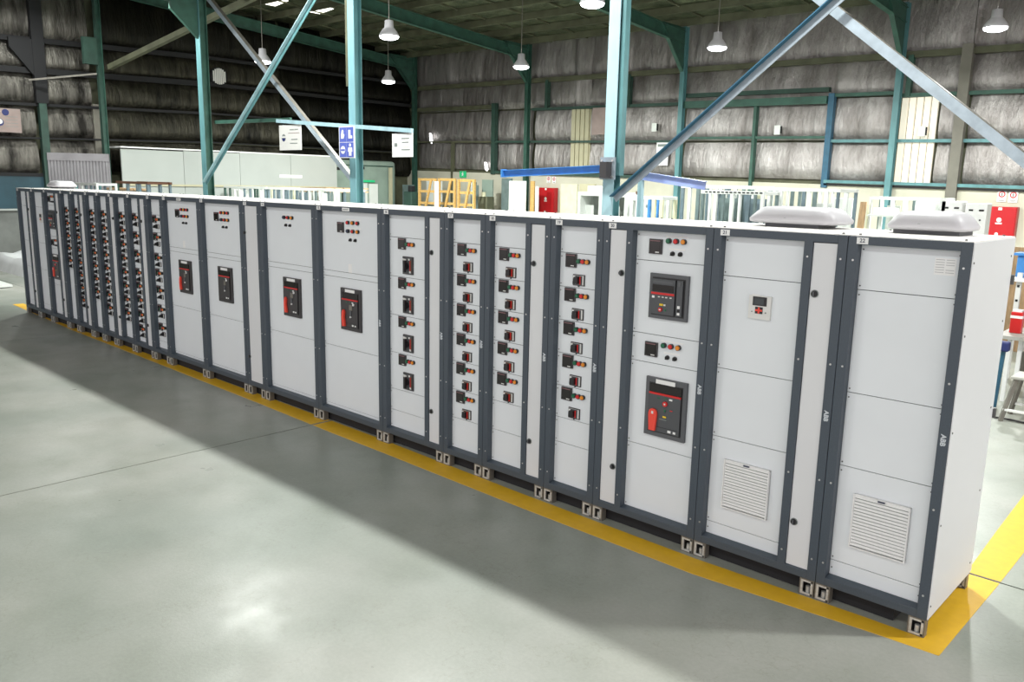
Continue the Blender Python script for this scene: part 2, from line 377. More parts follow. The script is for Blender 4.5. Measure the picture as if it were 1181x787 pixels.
MB().bar((0,-.1,5.5),(-.6,-1.75,5.2),.05,.05,'stool').build('pipe',c4)
MB().bar((.2,.2,5.7),(12,2.2,8.1),.14,.14,'olive').build('strut',c4)
# dark wall frame at far left
t=thing('wall_frame','black wall post with a triangular haunch on the left wall','post',(WX+.08,3.72,0))
MB().box(-.1,.1,-.10,.10,0,4.6,'dgreen').build('post',t); MB().box(-.1,.12,-.16,.16,4.6,7.8,'dark').build('upper_post',t)
h=MB(); h.add([(0,-.16,5.35),(0,-.75,6.1),(0,-.75,6.35),(0,-.16,6.35),(.1,-.16,5.35),(.1,-.75,6.1),(.1,-.75,6.35),(.1,-.16,6.35)],
   [(0,1,2,3),(7,6,5,4),(0,4,5,1),(1,5,6,2),(2,6,7,3),(3,7,4,0)],'dark'); h.build('haunch',t)
# braces
def brace(p,q,label,k1,k2,w_=.16,y=5.05,off=0,side=1):
    b_=MB(); p=Vector((p[0],y+off,p[1])); q=Vector((q[0],y+off,q[1]))
    d=(q-p).normalized(); n=Vector((-d.z,0,d.x))
    b_.bar(p,q,.012,w_,k1,up=n if abs(n.z)>.2 else (0,0,1))
    e=n*(w_/2) if n.z>0 else -n*(w_/2)
    b_.bar(p+e+Vector((0,.045*side,0)),q+e+Vector((0,.045*side,0)),.09,.014,k2,up=n)
    o=b_.build('brace'); tag(o,label,'brace'); return o
brace((-6.0,2.38),(-2.2,5.30),'pale blue brace rising right from the foot of the jib column','brace','blued',.10,4.95,side=-1)
brace((-4.6,5.88),(-.3,2.42),'long grey brace falling to the right edge','brace','stool',.115,5.06,.10)
brace((-18.45,2.42),(-13.1,6.42),'blue brace rising right from the teal column','teal','tealp',.09,4.95,side=-1)
brace((-18.40,6.80),(-12.6,2.50),'silver brace falling right to the turquoise column','brace','stool',.10,5.06,.10)
t=thing('tie_rail','thin green tie rail between the two middle columns','rail',(-18.5,5.3,0)); 
MB().bar((0,0,3.92),(3.4,0,3.86),.05,.08,'tealg').build('rail',t)

# ================================================================ jib crane arms
j=thing('jib_arm','bright blue jib arm pointing left from the pale column','crane arm',(-6.2,4.92,2.78))
a=MB(); a.ibeam((0,0,.03),(-2.0,0,-.05),.09,.11,'blue',.01); a.build('beam',j,bevel=0)
MB().box(-.02,.10,-.07,.07,-.10,.13,'bezel').build('hinge',j); MB().box(-2.03,-2.0,-.06,.06,-.11,.02,'blue').build('end_plate',j)
j=thing('jib_arm','lavender blue jib arm behind the brace, sloping down right','crane arm',(-6.0,5.6,2.70))
MB().ibeam((0,0,.03),(1.1,0,-.1),.08,.12,'lblue',.01).build('beam',j); MB().bar((0,0,-2.7),(0,0,.1),.07,.07,'tealp').build('post',j)

# ================================================================ sign rail and signs
rail=MB().bar((-15.0,4.90,3.80),(-10.5,4.90,3.47),.06,.075,'tealp').build('sign_rail'); tag(rail,'long pale blue rail across the turquoise column carrying two signs','rail')
def dash(b_,x,z,w_,y,k='textg',h=.018): b_.box(x,x+w_,y-.003,y,z-h/2,z+h/2,k)
t=thing('hanging_sign','white sign with a dark emblem hanging left of the turquoise column','sign',(-14.5,4.9,3.45))
MB().box(-.42,.42,-.008,.008,-.27,.25,'pale').build('board',t)
b_=MB(); dash(b_,.0,.15,.16,-.008); dash(b_,.18,.15,.14,-.008); dash(b_,-.06,.08,.42,-.008,'pink',.008); dash(b_,.05,-.05,.24,-.008); dash(b_,0,-.13,.28,-.008); b_.build('print',t,stuff=True)
b_=MB(); b_.cyl((-.24,-.008,-.01),(0,-1,0),.075,.004,'textg',20,smooth=False); b_.box(-.33,-.15,-.014,-.012,-.015,.02,'pale'); b_.prism([(-.31,-.02),(-.17,-.02),(-.20,-.075),(-.24,-.09),(-.28,-.075)],-.016,-.012,'emb'); b_.build('emblem',t,stuff=True)
for x in (-.27,.27): MB().bar((x,0,.25),(x,0,.262),.02,.02,'brace').build('hook',t)
t=thing('hanging_sign','white sign hanging from the rail right of the turquoise column','sign',(-10.77,4.9,3.23))
MB().box(-.29,.29,-.008,.008,-.22,.20,'white').build('board',t)
b_=MB(); dash(b_,-.02,.11,.22,-.008); dash(b_,0,.04,.18,-.008); dash(b_,-.02,-.09,.24,-.008); dash(b_,.02,-.04,.18,-.008,'pale'); b_.box(-.22,-.14,-.012,-.008,-.03,.03,'textg'); b_.build('print',t,stuff=True)
for x in (-.2,.2): MB().bar((x,0,.20),(x,0,.208),.02,.02,'brace').build('hook',t)
t=thing('safety_sign','blue sign with four white pictograms on the turquoise column','sign',(-12.39,4.84,3.30))
MB().box(-.25,.25,-.01,.01,-.30,.30,'white').build('board',t)
b_=MB(); 
for sx in (-.115,.115):
    for sz in (-.145,.145): b_.box(sx-.11,sx+.11,-.014,-.01,sz-.138,sz+.138,'ppe')
b_.build('blue_field',t)
b_=MB(); Y0,Y1=-.018,-.013
b_.prism([(-.17,.07),(-.09,.07),(-.06,.14),(-.07,.16),(-.09,.14),(-.09,.22),(-.12,.24),(-.15,.22),(-.17,.15)],Y0,Y1,'white')        # glove
b_.prism([(.07,.07),(.19,.07),(.19,.12),(.14,.13),(.14,.23),(.07,.23)],Y0,Y1,'white')                                            # boot
b_.cyl((-.115,Y1,-.145),(0,-1,0),.075,.005,'white',20,smooth=False); b_.box(-.18,-.05,-.022,-.018,-.165,-.13,'ppe')                # masked face
b_.cyl((.12,Y1,-.055),(0,-1,0),.032,.005,'white',14,smooth=False)
b_.prism([(.06,-.10),(.18,-.10),(.19,-.18),(.16,-.18),(.16,-.26),(.13,-.26),(.12,-.20),(.11,-.26),(.08,-.26),(.08,-.18),(.05,-.18)],Y0,Y1,'white')  # figure
b_.build('pictogram_print',t,stuff=True)

# ================================================================ lamps
def lamp(x,y,z,label,row,mount=True):
    t=thing('highbay_lamp',label,'lamp',(x,y,z),'high bay lamps under the roof')
    b_=MB(); b_.lathe([(.05,.33),(.09,.32),(.10,.18),(.13,.15),(.20,.05),(.215,.0),(.20,.0),(.19,.03)],(0,0,0),'hood'); b_.build('reflector',t)
    b_=MB(); b_.lathe([(.205,.0),(.19,-.035),(.13,-.06),(.06,-.072),(.001,-.075)],(0,0,0),'lens',24); b_.build('lamp_lens',t)
    top=RT(x,y)-z-.02
    MB().cyl((0,0,.33),(0,0,1),.010,max(.2,top-.33),'stool',6).build('suspension_rod',t)
    ld=bpy.data.lights.new('lamp_light','AREA'); ld.shape='DISK'; ld.size=.36; ld.energy=LAMP_POWER[row]; ld.color=LAMP_COL
    lo=bpy.data.objects.new('lamp_light',ld); COL.objects.link(lo); lo.parent=t; lo.location=(0,0,-.085)
    return t
NM=['rightmost','second from the right','third from the right','last on the left']
for i,(x,y) in enumerate(((-3.31,12.92),(-8.52,11.92),(-14.11,11.63),(-19.71,11.65))):
    lamp(x,y,5.6,'high bay lamp in the back wall row, '+NM[i],'far')
lamp(-7.94,6.72,5.6,'high bay lamp at the top edge left of the pale column','hall')
lamp(-13.33,6.64,5.6,'high bay lamp near the top just right of the turquoise column','hall')
lamp(-19.09,7.0,5.6,'high bay lamp hanging low between the crossed silver and blue braces','hall')
for x,n_ in ((3.3,'right of cabinet 22'),(-2.2,'over cabinet 20'),(-7.7,'over the slim cabinet 13'),(-13.2,'over the fifth cabinet'),(-19.0,'just beyond the far left end'),(-23.6,'nearest the left wall')):
    lamp(x,2.9,7.3,'high bay lamp above the frame, '+n_,'edge' if x<-20 else 'ridge')
for x,n_ in ((3.3,'rightmost'),(-2.2,'middle'),(-7.7,'leftmost')):
    lamp(x,-7.2,7.3,'high bay lamp of the row behind the viewer, '+n_,'front')

# ================================================================ SWITCHBOARD
ZB,ZT=.113,2.313; PW=.058; D=.90; YP=.058
def seamz(ztop,pitch,n): return [ztop-pitch*i for i in range(n+1)]
# shared device meshes (front plane at y=0, protrude to -y, centred in x,z)
DEV={}
def dev(key,fn):
    if key not in DEV: b_=MB(); fn(b_); DEV[key]=b_.mesh(key[0])
    return DEV[key]
def f_meter(b_,s=.105):
    h=s/2
    b_.box(-h,h,-.014,0,-h,h,'bezel'); b_.box(-h*.88,h*.88,-.0155,-.013,-h*.9,h*.9,'screen'); b_.box(-h*.70,h*.70,-.0165,-.015,-h*.50,h*.58,'screen'); b_.box(-h*.85,h*.75,-.017,-.013,h*.70,h*.84,'pink'); b_.box(h*.05,h*.65,-.017,-.013,-h*.82,-h*.68,'pale')
def f_lamp(col,dp=.022):
    def f(b_):
        b_.cyl((0,0,0),(0,-1,0),.0195,dp,'blackk',14); b_.cyl((0,-dp,0),(0,-1,0),.0170,.007 if dp<.03 else .003,col,14,.0145)
    return f
def f_switch(b_):
    b_.cyl((0,0,0),(0,-1,0),.0165,.008,'bezel',14); b_.cyl((0,-.008,0),(0,-1,0),.0135,.010,'blackk',12); b_.bar((-.006,-.022,-.011),(.006,-.022,.011),.007,.010,'blackk')
def f_brk(b_,kk='brown'):
    b_.box(-.056,.056,-.010,0,-.043,.043,'bezel'); b_.box(-.052,.05,-.012,-.009,-.036,.036,'pale'); b_.box(-.05,.036,-.020,-.010,-.034,.034,'face' if kk!='brown' else 'brown')
    b_.box(-.046,-.026,-.0225,-.019,.012,.032,'white'); b_.box(-.024,.014,-.045,-.02,-.024,.026,'blackk'); b_.box(.018,.028,-.024,-.019,-.03,.03,'red')
    b_.box(-.046,-.03,-.0255,-.019,-.032,-.01,'screen'); b_.box(-.004,.004,-.012,0,-.052,-.043,'bezel')
def f_knobbrk(b_):
    b_.box(-.050,.050,-.010,0,-.032,.032,'bezel'); b_.cyl((0,-.010,0),(0,-1,0),.027,.03,'blackk',14,.022); b_.bar((-.02,-.05,-.012),(.02,-.05,.012),.022,.02,'blackk'); b_.box(.028,.046,-.012,-.009,-.026,.026,'pale')
def f_brk16(b_):
    b_.box(-.073,.073,-.014,0,-.083,.083,'bezel'); b_.box(-.064,.064,-.017,-.013,-.075,.075,'face'); b_.box(.034,.043,-.019,-.016,-.06,.045,'red'); b_.box(.046,.06,-.018,-.016,-.06,.06,'brown')
    b_.box(.03,.05,-.02,-.016,-.068,-.05,'pale'); b_.cyl((-.008,-.017,-.005),(0,-1,0),.032,.018,'blackk',14)
    b_.bar((-.01,-.045,-.06),(-.006,-.045,.05),.024,.022,'blackk'); b_.prism([(-.056,.065),(-.01,.06),(-.012,.045),(-.030,.04),(-.034,-.02),(-.048,-.02),(-.048,.045)],-.030,-.02,'pale'); b_.box(.015,.035,-.021,-.016,.05,.066,'pale')
def f_brkA(b_):     # upper 20
    b_.box(-.157,.157,-.022,0,-.16,.16,'bezelg'); b_.box(-.135,.135,-.024,-.021,-.135,.135,'blackk')
    b_.box(-.128,.062,-.040,-.023,-.125,.125,'face'); b_.box(-.120,.055,-.043,-.039,.035,.085,'screen'); b_.box(-.128,.062,-.044,-.039,.015,.030,'red')
    b_.box(-.118,.045,-.042,-.039,.095,.112,'bezelg'); b_.box(-.12,-.10,-.044,-.039,-.012,.004,'white')
    for x in (-.07,-.04,-.01,.025): b_.box(x,x+.016,-.043,-.039,-.005,.003,'pale')
    b_.box(-.055,-.025,-.044,-.039,-.062,-.048,'yellow'); b_.box(-.02,-.005,-.044,-.039,-.062,-.05,'pale')
    b_.cyl((-.045,-.04,-.09),(0,-1,0),.015,.01,'red',12); b_.box(-.052,-.038,-.052,-.049,-.094,-.086,'pale'); b_.box(-.012,.0,-.044,-.039,-.098,-.084,'green')
    b_.box(.075,.122,-.036,-.023,-.125,.125,'face'); b_.box(.086,.106,-.039,-.035,.085,.115,'bezelg'); b_.box(.088,.108,-.039,-.035,-.07,-.05,'white'); b_.box(.088,.108,-.039,-.035,-.115,-.098,'white'); b_.box(.09,.106,-.039,-.035,-.092,-.078,'screen')
def f_brkB(tag_,knob):
    def f(b_):
        b_.box(-.170,.170,-.022,0,-.217,.217,'bezel' if knob else 'bezelg'); b_.box(-.140,.140,-.024,-.021,-.185,.180,'blackk')
        b_.box(-.132,.132,-.034,-.023,-.175,.098,'bezel' if knob else 'face'); b_.box(-.132,.132,-.030,-.023,.115,.17,'screen'); b_.box(-.132,.132,-.036,-.023,.098,.112,'red')
        b_.box(-.085,.075,-.027,-.021,.178,.208,'white')
        b_.box(-.06,-.04,-.037,-.033,.072,.08,'green'); b_.box(.0,.02,-.037,-.033,.078,.086,'green'); b_.box(.04,.065,-.037,-.033,.072,.084,'white')
        if knob: 
            b_.box(.0,.05,-.040,-.033,.0,.055,'stool'); b_.box(.012,.034,-.044,-.033,-.06,-.005,'bezelg'); b_.cyl((.022,-.034,-.07),(0,-1,0),.01,.01,'white',10); b_.cyl((.07,-.034,.06),(0,-1,0),.012,.01,'white',10)
        else:
            b_.cyl((.010,-.034,.042),(0,-1,0),.019,.012,'red',14); b_.box(.004,.016,-.048,-.045,.036,.048,'pale'); b_.prism([(.0,-.002),(.02,-.002),(.01,-.022)],-.04,-.033,'green'); b_.box(-.006,.022,-.038,-.033,-.062,-.050,'yellow')
            b_.box(.05,.07,-.037,-.033,-.004,.002,'red'); b_.box(-.035,.025,-.036,-.033,-.08,-.075,'textg')
        b_.box(.04,.066,-.037,-.033,-.165,-.148,'white'); b_.box(.085,.105,-.037,-.033,-.165,-.15,'white')
        b_.box(-.12,.125,-.0355,-.033,-.140,-.137,'blackk')
    return f
def f_tag(b_):       # lockout tag: rounded top
    pts=[(-.026,-.085)]+[(-.034,.03)]+[(-.034*math.cos(a*math.pi/6),.045+.034*math.sin(a*math.pi/6)) for a in range(0,7)]+[(.034,.03),(.024,-.085)]
    b_.prism(pts,-.052,-.036,'tagred'); b_.box(-.008,.008,-.055,-.05,.04,.06,'pale')
def f_tagc(b_):      # curved red handle
    pts=[(-.020,-.09),(.022,-.088),(.006,.0),(.014,.065),(-.004,.085),(-.022,.06),(-.030,.0)]
    b_.prism(pts,-.056,-.036,'tagred')
def f_display(b_):
    b_.box(-.076,.076,-.018,0,-.076,.076,'pale'); b_.box(-.048,.048,-.0205,-.017,.012,.070,'blackk'); b_.box(-.038,.030,-.022,-.02,.020,.060,'screeng')
    b_.box(-.028,.024,-.0205,-.017,-.040,.004,'blackk'); b_.box(-.026,.022,-.023,-.02,-.024,-.012,'tagred'); b_.box(-.008,.004,-.023,-.02,-.038,.002,'tagred')
    b_.cyl((.045,-.018,-.03),(0,-1,0),.005,.003,'textg',8); b_.cyl((-.05,-.018,-.03),(0,-1,0),.004,.003,'textg',8); b_.box(-.055,.0,-.02,-.017,.078,.084,'white')
def f_vent(b_):
    W_,H_=.165,.172
    b_.box(-W_,W_,-.006,0,-H_,H_,'textg')  # grey back plate, stands in for the shade between the slats
    for i in range(16):
        z=H_-.018-i*.0205
        b_.add([(-W_+.005,-.024,z),(W_-.005,-.024,z),(W_-.005,-.014,z+.010),(-W_+.005,-.014,z+.010),(-W_+.005,-.024,z-.003),(W_-.005,-.024,z-.003),(W_-.005,-.012,z+.006),(-W_+.005,-.012,z+.006)],[(0,1,2,3),(7,6,5,4),(0,4,5,1),(1,5,6,2),(2,6,7,3),(3,7,4,0)],'white')
    b_.box(-.02,.02,-.030,-.012,H_-.012,H_-.004,'text')
    b_.box(-W_,-W_+.006,-.028,0,-H_,H_,'white'); b_.box(W_-.006,W_,-.028,0,-H_,H_,'white'); b_.box(-W_,W_,-.022,0,H_-.006,H_,'white'); b_.box(-W_,W_,-.026,0,-H_,-H_+.006,'white')
def f_plate(w_,h_):
    def f(b_): b_.box(-w_/2,w_/2,-.002,0,-h_/2,h_/2,'white')
    return f
def f_knob(b_):
    b_.cyl((0,0,0),(0,-1,0),.024,.006,'textg',16); b_.cyl((0,-.006,0),(0,-1,0),.020,.014,'blackk',16,.016); b_.box(-.004,.004,-.026,-.02,-.014,.014,'bezelg')
def f_vlabel(b_): b_.box(-.030,.030,-.0015,0,-.045,.045,'white')

def cabinet(num,x0,x1,label,nar=None,rows=(),seams=(),devs=(),vent=False,hood=False,full=False,abb=False,wide=False,end=None,hoodw=1.0):
    w_=x1-x0; g=.0015
    root=thing('switchboard_cabinet',label,'cabinet',(x0,0,0),'numbered cabinets of the long switchboard')
    a=g; b_=w_-g
    L=a+PW; Rr=b_-PW; op=[]
    fr=MB(); fr.box(a,a+PW,0,.07,ZB,ZT-.002,'frame'); fr.box(b_-PW,b_,0,.07,ZB,ZT-.002,'frame')
    fr.box(a+PW-.001,b_-PW+.001,.0005,.07,ZT-.052,ZT-.002,'frame'); fr.box(a+PW-.001,b_-PW+.001,.0005,.07,ZB,ZB+.052,'frame')
    # sloped sill lip
    fr.add([(a+PW,.0,ZB+.052),(b_-PW,.0,ZB+.052),(b_-PW,.058,ZB+.066),(a+PW,.058,ZB+.066),(a+PW,.0,ZB+.04),(b_-PW,.0,ZB+.04),(b_-PW,.058,ZB+.04),(a+PW,.058,ZB+.04)],
       [(0,1,2,3),(4,7,6,5),(0,4,5,1),(2,6,7,3),(0,3,7,4),(1,5,6,2)],'frame')
    main=(L,Rr); narx=None
    if nar=='R': 
        dv=nar_w=None
        narx=(Rr-.150,Rr); main=(L,Rr-.150-.055); fr.box(main[1],narx[0],0.0003,.07,ZB+.01,ZT-.01,'frame')
    elif nar=='L':
        narx=(L,L+.148); main=(L+.148+.055,Rr); fr.box(narx[1],main[0],0.0003,.07,ZB+.01,ZT-.01,'frame')
    elif full: narx=(L-.045,Rr); main=None
    fr.build('frame',root,bevel=.003)
    MB().box(a+.004,b_-.004,.067,D-.005,ZB+.01,ZT-.012,'dark').build('body',root)
    MB().box(a,b_,.006,D,ZT-.010,ZT+.003,'top').build('roof_panel',root,bevel=.002)
    rb=MB()
    for px in (.05,w_-.05):
        for py in (.05,D-.06): rb.cyl((px,py,ZT+.003),(0,0,1),.008,.008,'dscrew',8)
    rb.build('roof_bolt',root,stuff=True)
    # doors
    if main:
        zs=[ZT-.052]+list(seams)+[ZB+.062]; doors=[]
        for i in range(len(zs)-1):
            zt_,zb_=zs[i]-(.002 if i else -.0),zs[i+1]+.002
            bb=MB(); hw=(main[1]-main[0])/2-.001; hh=(zt_-zb_)/2
            bb.box(-hw,hw,0,.009,-hh,hh,'panel')
            d_=bb.build('door_panel',root,((main[0]+main[1])/2,YP,(zt_+zb_)/2),bevel=.0015); doors.append((zt_,zb_,d_))
            sc=MB()
            for sx in (-hw+.013,hw-.013):
                for sz in ((hh-.028,-hh+.022) if hh>.06 else (0,)): sc.cyl((sx,0,sz),(0,-1,0),.0045,.003,'dscrew',8)
            sc.build('door_screw',d_,stuff=True)
        def attach(name,key,fn,x,z,rot=None,kind_label=None):
            for zt_,zb_,d_ in doors:
                if zb_<=z<=zt_:
                    o=put(name,dev(key,fn) if fn else key,d_,(x-d_.location.x,0,z-d_.location.z),rot=rot)
                    if kind_label: o['label']=kind_label
                    return o
        LC={'g':('green','green indicator lens'),'r':('red','red indicator lens'),'a':('amber','amber indicator lens'),'b':('text','dark blue indicator lens'),
            'G':('green','green indicator lens'),'R':('red','red indicator lens'),'A':('amber','amber indicator lens')}
        def lamps(x,z,cols,sp):
            for i,c_ in enumerate(cols):
                attach('indicator_lamp',('indicator_lamp',c_),f_lamp(LC[c_][0],.040 if c_.isupper() else .022),x+i*sp,z,kind_label=LC[c_][1])
        def module(xm,z,kind):
            attach('panel_meter',('panel_meter',1),f_meter,xm,z)
            lamps(xm+.079,z-.001,'GRA' if kind=='knob' else 'gra',.042)
            if kind=='knob':
                for dz in (-.034,.034): attach('label_strip',('label_strip','k'),f_plate(.10,.020),xm+.121,z-.001+dz)
                attach('breaker_handle',('breaker_handle','knob'),f_knobbrk,xm+.081,z-.100)
            elif kind=='16': attach('breaker_handle',('breaker_handle','16'),f_brk16,xm+.09,z-.199,kind_label='breaker operating handle with red strip')
            else: attach('breaker_handle',('breaker_handle',kind),(lambda q: f_brk(q,kind)),xm+.081,z-.146)
        for d in devs:
            if d[0]=='mod':
                for z in d[2]: module(d[1],z,d[3])
            elif d[0]=='meter': attach('panel_meter',('panel_meter',1),f_meter,d[1],d[2])
            elif d[0]=='lamps':
                attach('label_strip',('label_strip',len(d[3]),d[4]),f_plate(d[4]*len(d[3]),.012),d[1]+d[4]*(len(d[3])-1)/2,d[2]+.030)
                lamps(d[1],d[2],d[3],d[4])
            elif d[0]=='sw':
                for i in (0,1):
                    attach('selector_switch',('selector_switch',1),f_switch,d[1]+i*d[3],d[2])
                attach('label_strip',('label_strip',2,.065),f_plate(.13,.012),d[1]+d[3]/2,d[2]+.031)
            elif d[0]=='A': attach('circuit_breaker',('circuit_breaker','A'),f_brkA,d[1],d[2],kind_label='grey framed breaker with a red stripe')
            elif d[0]=='B':
                attach('circuit_breaker',('circuit_breaker',d[4]),f_brkB(0,d[4]),d[1],d[2],kind_label='dark framed breaker with red stripe and white label')
                if d[3]: attach('lockout_tag',('lockout_tag',d[3]),f_tag if d[3]==1 else f_tagc,d[1]-.085,d[2]-.085,kind_label='bright red tag on the breaker')
            elif d[0]=='disp': attach('display_unit',('display_unit',1),f_display,d[1],d[2],kind_label='white display unit with dark screen and red keys')
            elif d[0]=='slip': attach('paper_slip',('paper_slip',1),f_vlabel,d[1],d[2])
        if vent: 
            o=attach('louvred_vent',('louvred_vent',1),f_vent,(main[0]+main[1])/2+vent,.575)
    if narx:
        MB().box(narx[0]+.002,narx[1]-.002,.012,.03,ZB+.056,ZT-.056,'side').build('narrow_door',root,bevel=.002)
        kx=narx[0]+.034 if (nar=='R' or full) else narx[1]-.034
        for z in (1.947,.467): put('door_knob',dev(('door_knob',1),f_knob),root,(kx,.012,z))
    # frame screws
    sc=MB()
    for px in ([a+PW/2+.008,b_-PW/2-.004]+([ (main[1]+narx[0])/2 ] if nar=='R' else [])+([(narx[1]+main[0])/2] if nar=='L' else [])):
        for z in (.26,.79,1.53,2.17): sc.cyl((px,0,z),(0,-1,0),.0065,.003,'screw',8)
    sc.build('frame_screw',root,stuff=True)
    # feet: short square channels, front and back, both sides
    MB().box(a+.004,b_-(.2 if end=='right' else .004),.075,D-.02,.004,ZB+.008,'dark').build('under_shade_block',root)  # dark block added to stand for the shade under the cabinet
    for fx in (a+.001,b_-.098):
        for fy in (.0,D-.06):
            ft=MB(); t_=.008; W2=.095
            ft.box(fx,fx+t_,fy,fy+.055,0,ZB,'stool'); ft.box(fx+W2-t_,fx+W2,fy,fy+.055,0,ZB,'stool')
            ft.box(fx+t_,fx+W2-t_,fy,fy+.055,0,t_,'stool'); ft.box(fx+t_,fx+W2-t_,fy,fy+.055,ZB-t_,ZB,'stool')
            ft.box(fx+t_,fx+t_+.014,fy-.0005,fy+.008,t_,ZB-t_,'zinc'); ft.box(fx+W2-t_-.014,fx+W2-t_,fy,fy+.008,t_,ZB-t_,'zinc'); ft.box(fx+t_,fx+W2-t_,fy,fy+.008,t_,t_+.012,'zinc'); ft.box(fx+t_,fx+W2-t_,fy,fy+.008,ZB-t_-.012,ZB-t_,'zinc')
            ft.box(fx+t_,fx+W2-t_,fy+.050,fy+.054,t_,ZB-t_,'dark'); ft.cyl((fx+W2/2,fy+.03,t_),(0,0,1),.016,.05,'zinc',8)
            ft.build('foot',root)
    # number plate
    pl=put('number_plate',dev(('number_plate',1),f_plate(.066,.038)),root,(.084,-.0005,ZT-.028))
    put('numeral',text_mesh(str(num),.032,'text'),pl,(0,-.003,0),rot=(HP,0,0))
    if wide: 
        MB().box(w_/2-.06,w_/2+.06,-.0025,0,ZT-.045,ZT-.012,'white').build('title_plate',root)
        q=MB(); 
        for i in range(5): q.box(w_/2-.045+i*.018,w_/2-.032+i*.018,-.0035,-.0025,ZT-.034,ZT-.024,'textg')
        q.build('title_print',root)
    if abb: put('maker_lettering',text_mesh('ABB',.038,'textw'),root,(b_-.030,-.0008,1.205),rot=(HP,HP,0))
    if hood:
        hd=MB(); cx,cy=w_/2+hood,.66; n=28; hw_=hoodw
        def ring(hx,hy,z,rad):
            o_=[]
            for i in range(n):
                a_=6.28319*i/n; cs,sn=math.cos(a_),math.sin(a_)
                o_.append((cx+math.copysign(abs(cs)**.35,cs)*hx,cy+math.copysign(abs(sn)**.35,sn)*hy,z))
            return o_
        rings=[ring(.24*hw_,.18,ZT+.028,0),ring(.262*hw_,.20,ZT+.034,0),ring(.266*hw_,.204,ZT+.056,0),ring(.222*hw_,.165,ZT+.112,0),ring(.195*hw_,.14,ZT+.134,0),ring(.15*hw_,.10,ZT+.141,0),ring(.02,.02,ZT+.143,0)]
        vs=[v for r_ in rings for v in r_]; fs=[(j*n+i,j*n+(i+1)%n,(j+1)*n+(i+1)%n,(j+1)*n+i) for j in range(len(rings)-1) for i in range(n)]
        hd.add(vs,fs,'hood',True); hd.add(rings[0],[tuple(range(n))],'hood')
        h_=hd.build('roof_fan_hood',root); h_['label']='pale grey fan hood on the roof'
        MB().box(cx-.19,cx+.19,cy-.14,cy+.14,ZT+.003,ZT+.029,'bezelg').build('hood_base',root)
        em=MB(); em.tube([(cx-.05,cy-.196,ZT+.06),(cx-.03,cy-.194,ZT+.067),(cx+.0,cy-.193,ZT+.067),(cx+.03,cy-.194,ZT+.06)],.0025,'textg',5); em.build('emboss',root)
    if end=='right':
        MB().box(w_-.001,w_+.006,.004,D-.045,ZB+.005,ZT-.004,'side').build('side_panel',root,bevel=.002)
        sc=MB()
        for y in (.022,D-.075):
            for z in (.2,.7,1.25,1.8,2.2): sc.cyl((w_+.006,y,z),(1,0,0),.006,.003,'dscrew',8)
        sc.build('side_screw',root,stuff=True)
        MB().box(w_-.06,w_+.004,D-.04,D+.0,ZB+.005,ZT-.004,'side').build('rear_post',root,bevel=.002)
        for z in (1.2,2.05): MB().box(w_-.02,w_+.02,D+.0,D+.025,z-.03,z+.03,'dscrew').build('rear_hinge',root)
    if end=='left':
        MB().box(-.006,.001,.004,D-.005,ZB+.005,ZT-.004,'side').build('side_panel',root)
    return root
J=[-15.892,-15.135,-14.485,-13.695,-13.235,-12.615,-12.155,-11.685,-11.015,-10.355,-9.855,-8.795,-7.725,-7.327,-6.220,-5.098,-4.200,-3.6866,-2.9666,-2.4578,-1.5506,-.666,0]
big4=dict(seams=(1.643,1.585,.848,.205))
plain=(2.0,1.37,.893,.268)
def six(x): return [('meter',x,2.10),('lamps',x+.13,2.152,'rar',.081),('lamps',x+.13,2.067,'bra',.081),('sw',x+.165,1.98,.082)]
def row_(k,x0): return J[k-1],J[k]
N=lambda n:(n,J[n-1],J[n])
g20=dict(seams=(2.052,1.523,1.313,.683))
def dev20(o): return [('meter',o+.351,2.155),('lamps',o+.457,2.200,'gra',.060),('sw',o+.49,2.113,.062),('A',o+.484,1.808),('meter',o+.358,1.416),('lamps',o+.463,1.458,'gra',.060),('sw',o+.495,1.374,.062)]
cabinet(*N(1),'grey cabinet at the far left end with one fan hood on its roof',nar='R',seams=plain,hood=.02,end='left')
cabinet(*N(2),'plain grey cabinet second from the left end, small display high on its door',seams=plain,hood=.0,devs=[('disp',.325,1.81)])
cabinet(*N(3),'third cabinet from the left with two big breakers one above the other',nar='R',seams=g20['seams'],
    devs=[(d[0],d[1]-.203,*d[2:]) for d in dev20(0)]+[('B',.487-.203,1.0,1,False)])
def M2(n,xm,z0,pitch,cnt,label,nar=None,extra=(),kind='brown',abb=False,zs=None,more=()):
    zs=zs or [z0-pitch*i for i in range(cnt)]
    top=.057; seams=[z+top for z in zs]
    last=zs[-1]-(.208 if pitch<.34 else .31)
    if pitch<.22: last=zs[-1]-.155
    if n<=10: kind='knob'
    seams.append(last); seams+=list(extra)
    cabinet(*N(n),label,nar=nar,seams=seams,devs=[('mod',xm,zs,kind)],abb=abb)
